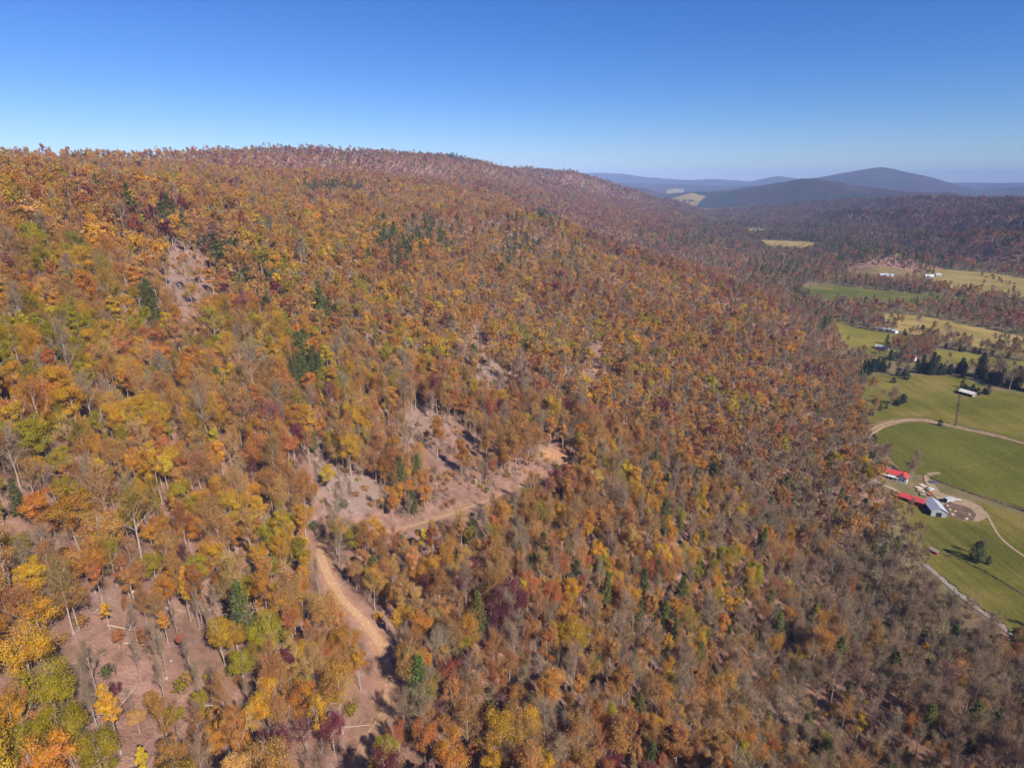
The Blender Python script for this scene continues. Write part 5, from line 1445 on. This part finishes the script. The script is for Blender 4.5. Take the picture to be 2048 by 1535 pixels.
fence([(1853,949),(1868,958),(1900,971),(1940,984),(2000,1004),(2060,1023),(2140,1050)], 58, 'weedy post and wire fence along far side of farm yard', 1.6)
fence([(1912,853),(1915,830),(1918,808),(1921,790)], 30, 'straight weedy fence line from dirt bank to tin shed', 1.3)
fence([(1878,1152),(1915,1180),(1955,1212),(1995,1246),(2030,1275),(2090,1326)], 42, 'post and wire fence on pasture side of gravel road', 0.5)
fence([(1838,1100),(1870,1102),(1900,1112),(1935,1126),(1975,1146),(2030,1180),(2090,1215)], 46, 'sagging fence crossing pasture past the lone cedar', 0.7)

# utility pole by the road
q = g3(1933, 1214); r = empty('utility_pole', q, 0.7)
MB().tube([(0, 0, -1), (0, 0, 9.0)], [0.17, 0.12], 8).build('pole', M_WOOD, r)
MB().box((0, 0, 8.4), (2.2, 0.12, 0.14)).build('crossarm', M_WOOD, r)
for k in (-0.95, -0.4, 0.95): MB().tube([(k, 0, 8.45), (k, 0, 8.7)], [0.05, 0.03], 5).build('insulator', M_WHITE, r)
tag(r, 'dark wooden utility pole standing beside the gravel road', 'pole')

# car, trailers, farm clutter
def car(px, py, rz, paint, label):
    r = empty('parked_car', g3(px, py, 0.4), rz)
    b = MB(); b.add([(-2.2,-.85,.35),(2.2,-.85,.35),(2.2,.85,.35),(-2.2,.85,.35),(-2.25,-.8,.95),(2.2,-.8,.85),(2.2,.8,.85),(-2.25,.8,.95)], [(3,2,1,0),(4,5,6,7),(0,1,5,4),(1,2,6,5),(2,3,7,6),(3,0,4,7)]); b.build('body', paint, r)
    b = MB(); b.add([(-1.9,-.78,.92),(1.0,-.78,.88),(1.0,.78,.88),(-1.9,.78,.92),(-1.5,-.62,1.5),(0.3,-.62,1.5),(0.3,.62,1.5),(-1.5,.62,1.5)], [(4,5,6,7),(0,1,5,4),(1,2,6,5),(2,3,7,6),(3,0,4,7)]); b.build('window', M_GLASS, r)
    MB().box((-0.6, 0, 1.53), (1.75, 1.2, 0.06)).build('roof', paint, r)
    for sx in (-1.35, 1.35):
        for sy in (-0.85, 0.85): MB().tube([(sx, sy - 0.1, .33), (sx, sy + 0.1, .33)], [.33, .33], 12).build('wheel', M_RUBBER, r)
    for sy in (-0.6, 0.6): MB().box((2.2, sy, 0.68), (0.06, 0.3, 0.16)).build('headlight', M_WHITE, r)
    tag(r, label, 'car')
car(1860.5, 979.5, 0.3, M_CARPAINT, 'white car parked on yard behind the barns')
def trailer(px, py, rz, L, W, H, m, name, label):
    r = empty(name, g3(px, py, 0.42), rz)
    MB().box((0, 0, 0.6), (L, W, 0.2)).build('bed', M_WOOD, r)
    for sy in (-1, 1): MB().box((0, sy * W / 2, 0.7 + H / 2), (L, 0.08, H)).build('side', m, r)
    MB().box((L / 2, 0, 0.7 + H / 2), (0.08, W - 0.1, H)).build('front', m, r)
    if H > 1.2: MB().box((0, 0, 0.75 + H), (L + 0.1, W + 0.1, 0.08)).build('roof', m, r)
    for sx in (-0.5, 0.5):
        for sy in (-1, 1): MB().tube([(sx, sy * W / 2 - 0.1, 0.4), (sx, sy * W / 2 + 0.1, 0.4)], [0.38, 0.38], 10).build('wheel', M_RUBBER, r)
    MB().tube([(L / 2, 0, 0.6), (L / 2 + 1.4, 0, 0.5)], [0.06, 0.06], 5).build('hitch', M_DARK, r)
    tag(r, label, 'trailer')
trailer(1896.5, 1003, 0.25, 5.5, 2.3, 2.0, M_TIN, 'stock_trailer', 'silver stock trailer parked by the mud lot')
trailer(1860, 990, 0.3, 2.8, 1.4, 0.6, M_REDPAINT, 'red_wagon', 'small red wagon between white car and silver barn')
r = empty('feed_trough', g3(1912, 1000.5, 0.4), -0.15)
MB().box((0, 0, 0.5), (5.5, 0.7, 0.08)).build('floor', M_WHITE, r)
for sy in (-0.35, 0.35): MB().box((0, sy, 0.72), (5.5, 0.06, 0.42)).build('side', M_WHITE, r)
for sx in (-2.3, 2.3): MB().box((sx, 0, 0.22), (0.12, 0.6, 0.48)).build('leg', M_WOOD, r)
tag(r, 'long white feed trough beside the silver stock trailer', 'trough')
plank_me = MB().box((0, 0, 0), (3.4, 0.28, 0.12)).mesh('plank', M_LUMBER)
for k, (px, py, rz, lab) in enumerate([(1846, 990, 1.1, 'stack of pale sawn planks against the red barn'), (1837, 976, 0.4, 'loose plank stack nearest the farmhouse'), (1845, 971, 0.2, 'plank stack at edge of farm lane'), (1841, 982, 0.7, 'low plank stack between the other plank stacks')]):
    r = empty('lumber_stack', g3(px, py, 0.3), rz); rng = np.random.default_rng(k)
    for lay in range(4):
        for j in range(5): link('plank', plank_me, r, (rng.normal(0, 0.15), -1.5 + 0.72 * j + rng.normal(0, 0.06), 0.1 + 0.2 * lay), (0, 0, rng.normal(0, 0.05)))
    tag(r, lab, 'lumber stack', 'lumber stacks in the farm yard')
V = [(math.cos(a) * 2.9 * (1 + 0.06 * math.sin(3 * a)), math.sin(a) * 2.2, 0.0) for a in np.linspace(0, 2 * math.pi, 24, endpoint=False)]
tb = MB(); tb.add([(x, y, 0) for x, y, z in V] + [(x * 0.9, y * 0.9, 0.5) for x, y, z in V] + [(x * 0.45, y * 0.45, 0.8) for x, y, z in V], [(i, (i + 1) % 24, 24 + (i + 1) % 24, 24 + i) for i in range(24)] + [(24 + i, 24 + (i + 1) % 24, 48 + (i + 1) % 24, 48 + i) for i in range(24)] + [tuple(48 + i for i in range(24))])
o = tb.build('tarp_mound', M_TARP, None, g3(1866, 964, 0.3)); tag(o, 'dark grey tarp mound beside curling dirt lane', 'tarp')
_rh = np.random.default_rng(44)
for k, (px, py) in enumerate([(1894, 1011), (1899, 1018), (1910, 1022), (1938, 1028), (1905, 1028), (1932, 1037)]):
    a = np.linspace(0, 2 * math.pi, 12, endpoint=False); b = MB(); R0 = _rh.uniform(0.9, 1.5)
    ring = lambda f, z: [(math.cos(t) * R0 * f * _rh.uniform(0.85, 1.15), math.sin(t) * R0 * f * _rh.uniform(0.8, 1.1) * 0.75, z * _rh.uniform(0.9, 1.1)) for t in a]
    b.add(ring(1, 0) + ring(0.8, 0.4) + ring(0.35, 0.62), [(i, (i + 1) % 12, 12 + (i + 1) % 12, 12 + i) for i in range(12)] + [(12 + i, 12 + (i + 1) % 12, 24 + (i + 1) % 12, 24 + i) for i in range(12)] + [tuple(24 + i for i in range(12))])
    o = b.build('hay_heap', M_HAY, None, g3(px, py, 0.45)); tag(o, '%s pale hay heap in mud lot, counting out from the silver barn' % (['first', 'second', 'third', 'fourth', 'fifth', 'sixth'][[0, 1, 3, 5, 2, 4][k]]), 'hay', 'hay heaps in the mud lot')

# ------------------------------------------------------------------ fallen trunks left by the cutting
def log_obj(a, b, rad, label, twigs=0):
    pa = sight(*a); pb = sight(*b)
    A = Vector((*pa, float(ground(*pa)) + rad * 0.9)); B = Vector((*pb, float(ground(*pb)) + rad * 0.7)); mid = (A + B) / 2
    mid.z = float(ground(mid.x, mid.y)) + rad * 1.1
    base_p = A.copy()
    r = empty('fallen_log', base_p)
    d = (B - A).length
    MB().tube([A - base_p, mid - base_p, B - base_p], [rad, rad * 0.8, rad * 0.45], 7).build('trunk', M_DEAD, r)
    rng = np.random.default_rng(int(a[0] * 7 + a[1]))
    for k in range(3):
        f = rng.uniform(0.45, 0.95); p = (A - base_p).lerp(B - base_p, f); dd = Vector((rng.normal(), rng.normal(), abs(rng.normal()) * 0.5 + 0.2)).normalized()
        MB().tube([p, p + dd * d * rng.uniform(0.08, 0.2)], [rad * 0.35, rad * 0.1], 4).build('branch', M_DEAD, r)
    tag(r, label, 'log', 'felled trunks on the slope')
for a, b, rad, lab in [((640,1459),(742,1449),.16,'long pale log lying across below the dirt track'),((641,1452),(640,1528),.16,'pale log pointing downhill beside the maroon tree'),((330,1215),(366,1222),.13,'short pale log at uphill edge of clearing'),((215,1250),(275,1262),.14,'pale log across the upper clearing'),((390,1222),(455,1214),.13,'pale log on clearing edge toward track'),((140,1330),(190,1310),.12,'thin log at clearing edge under olive trees'),((410,1410),(480,1420),.14,'pale log at lower edge of clearing'),((180,1465),(215,1535),.16,'fallen log below clearing pointing at viewer'),((370,1500),(350,1530),.14,'short log below clearing near bottom edge'),((690,1280),(730,1290),.13,'pale log beside track bend'),((240,1285),(300,1290),.12,'thin log in middle of clearing'),((395,1180),(440,1200),.12,'thin log between clearing and track'),((620,970),(650,1015),.2,'grey log on stony bank above track'),((690,940),(735,985),.15,'log lying down the stony bank'),((745,960),(800,990),.15,'log on stony bank toward upper track'),((970,1085),(1010,1100),.15,'pale log below upper track'),((900,1210),(935,1200),.14,'pale log in hollow below track'),((1000,800),(1035,790),.2,'pale log near stony slide above track')]:
    log_obj(a, b, rad, lab)

# ------------------------------------------------------------------ loose stones
import bmesh
rcol = bpy.data.collections.new('stone_kinds'); _rs = random.Random(3)
for k in range(4):
    bm = bmesh.new()
    for i in range(14):
        v = Vector((_rs.gauss(0, 1), _rs.gauss(0, 1), _rs.gauss(0, 1))).normalized(); bm.verts.new((v.x * 0.6 * _rs.uniform(.8, 1.2), v.y * 0.45 * _rs.uniform(.8, 1.2), v.z * 0.32 * _rs.uniform(.8, 1.2)))
    bmesh.ops.convex_hull(bm, input=bm.verts); me = bpy.data.meshes.new('stone'); bm.to_mesh(me); bm.free(); me.materials.append(simple_mat('pale_stone_%d' % k, (0.32, 0.25, 0.21), 0.9, 0.3, 1.5))
    rcol.objects.link(bpy.data.objects.new('stone_%d' % k, me))
x, y = candidates(40, 520, 1.9, 91); rng = np.random.default_rng(92); h = ground(x, y); px, py, dep = project(x, y, h)
w = np.full(len(x), 0.006)
for cx, cy, rx, ry, s in [(700,985,75,60,.22),(850,850,60,45,.12),(985,755,45,35,.2),(350,560,50,90,.16),(310,655,35,25,.35),(930,690,25,40,.3),(640,920,30,50,.35),(200,1200,60,30,.3),(430,480,40,40,.3),(300,1290,180,110,.03)]:
    w = np.maximum(w, s * np.exp(-(((px - cx) / rx) ** 2 + ((py - cy) / ry) ** 2)))
k = (dep > 0) & (px > -50) & (px < 2100) & (py < 1600) & (rng.random(len(x)) < w) & ~_in_field(x, y) & (track_dist(x, y) > 2) & (h > 3)
x, y, h = x[k], y[k], h[k]; n = len(x); s = rng.lognormal(-0.75, 0.5, n) * (1 + np.hypot(x, y) / 250)
scatter('loose_stones', rcol, np.c_[x, y, h], rng.integers(0, 4, n), rng.uniform(0, 6.28, n), np.c_[s, s, s * 0.9], np.ones((n, 3)), 'pale loose stones on thinned banks')
# sticks and slash on the ground
scol = bpy.data.collections.new('stick_kinds')
for k in range(3):
    t = MB(); rr = random.Random(k); L = (2.5, 4.0, 1.6)[k]
    t.tube([(-L / 2, 0, 0.1), (0, rr.uniform(-.2, .2), 0.2), (L / 2, 0, 0.12)], [0.06, 0.05, 0.02], 4)
    t.tube([(0, 0, 0.2), (L * 0.3, L * 0.2, 0.4)], [0.03, 0.01], 3)
    scol.objects.link(bpy.data.objects.new('stick_%d' % k, t.mesh('stick', M_DEAD)))
x, y = candidates(40, 260, 2.6, 93); h = ground(x, y); px, py, dep = project(x, y, h)
k = (dep > 0) & (px > -50) & (px < 2100) & (py < 1600) & (rng.random(len(x)) < 0.14 + 0.75 * (clearness(px, py) < 0.5)) & ~_in_field(x, y) & (track_dist(x, y) > 2.2) & (h > 3)
x, y, h = x[k], y[k], h[k]; n = len(x); s = rng.lognormal(-0.6, 0.45, n)
scatter('fallen_branches', scol, np.c_[x, y, h], rng.integers(0, 3, n), rng.uniform(0, 6.28, n), np.c_[s, s, s], np.ones((n, 3)), 'pale dead sticks strewn on the leaf litter')

# ------------------------------------------------------------------ the air of the valley
hz = MB().box((0, 0, 232), (41000, 41000, 476)).build('haze', None)
m, nt = new_mat('air'); vp = nt.nodes.new('ShaderNodeVolumePrincipled'); vp.inputs['Color'].default_value = (0.45, 0.61, 1.0, 1); vp.inputs['Density'].default_value = HAZE
vp.inputs['Anisotropy'].default_value = -0.4
no = nt.nodes.new('ShaderNodeOutputMaterial'); nt.links.new(vp.outputs[0], no.inputs['Volume']); hz.data.materials.append(m)
hz.display_type = 'WIRE'
tag(hz, 'thin blue haze filling the valley air', kind='stuff')
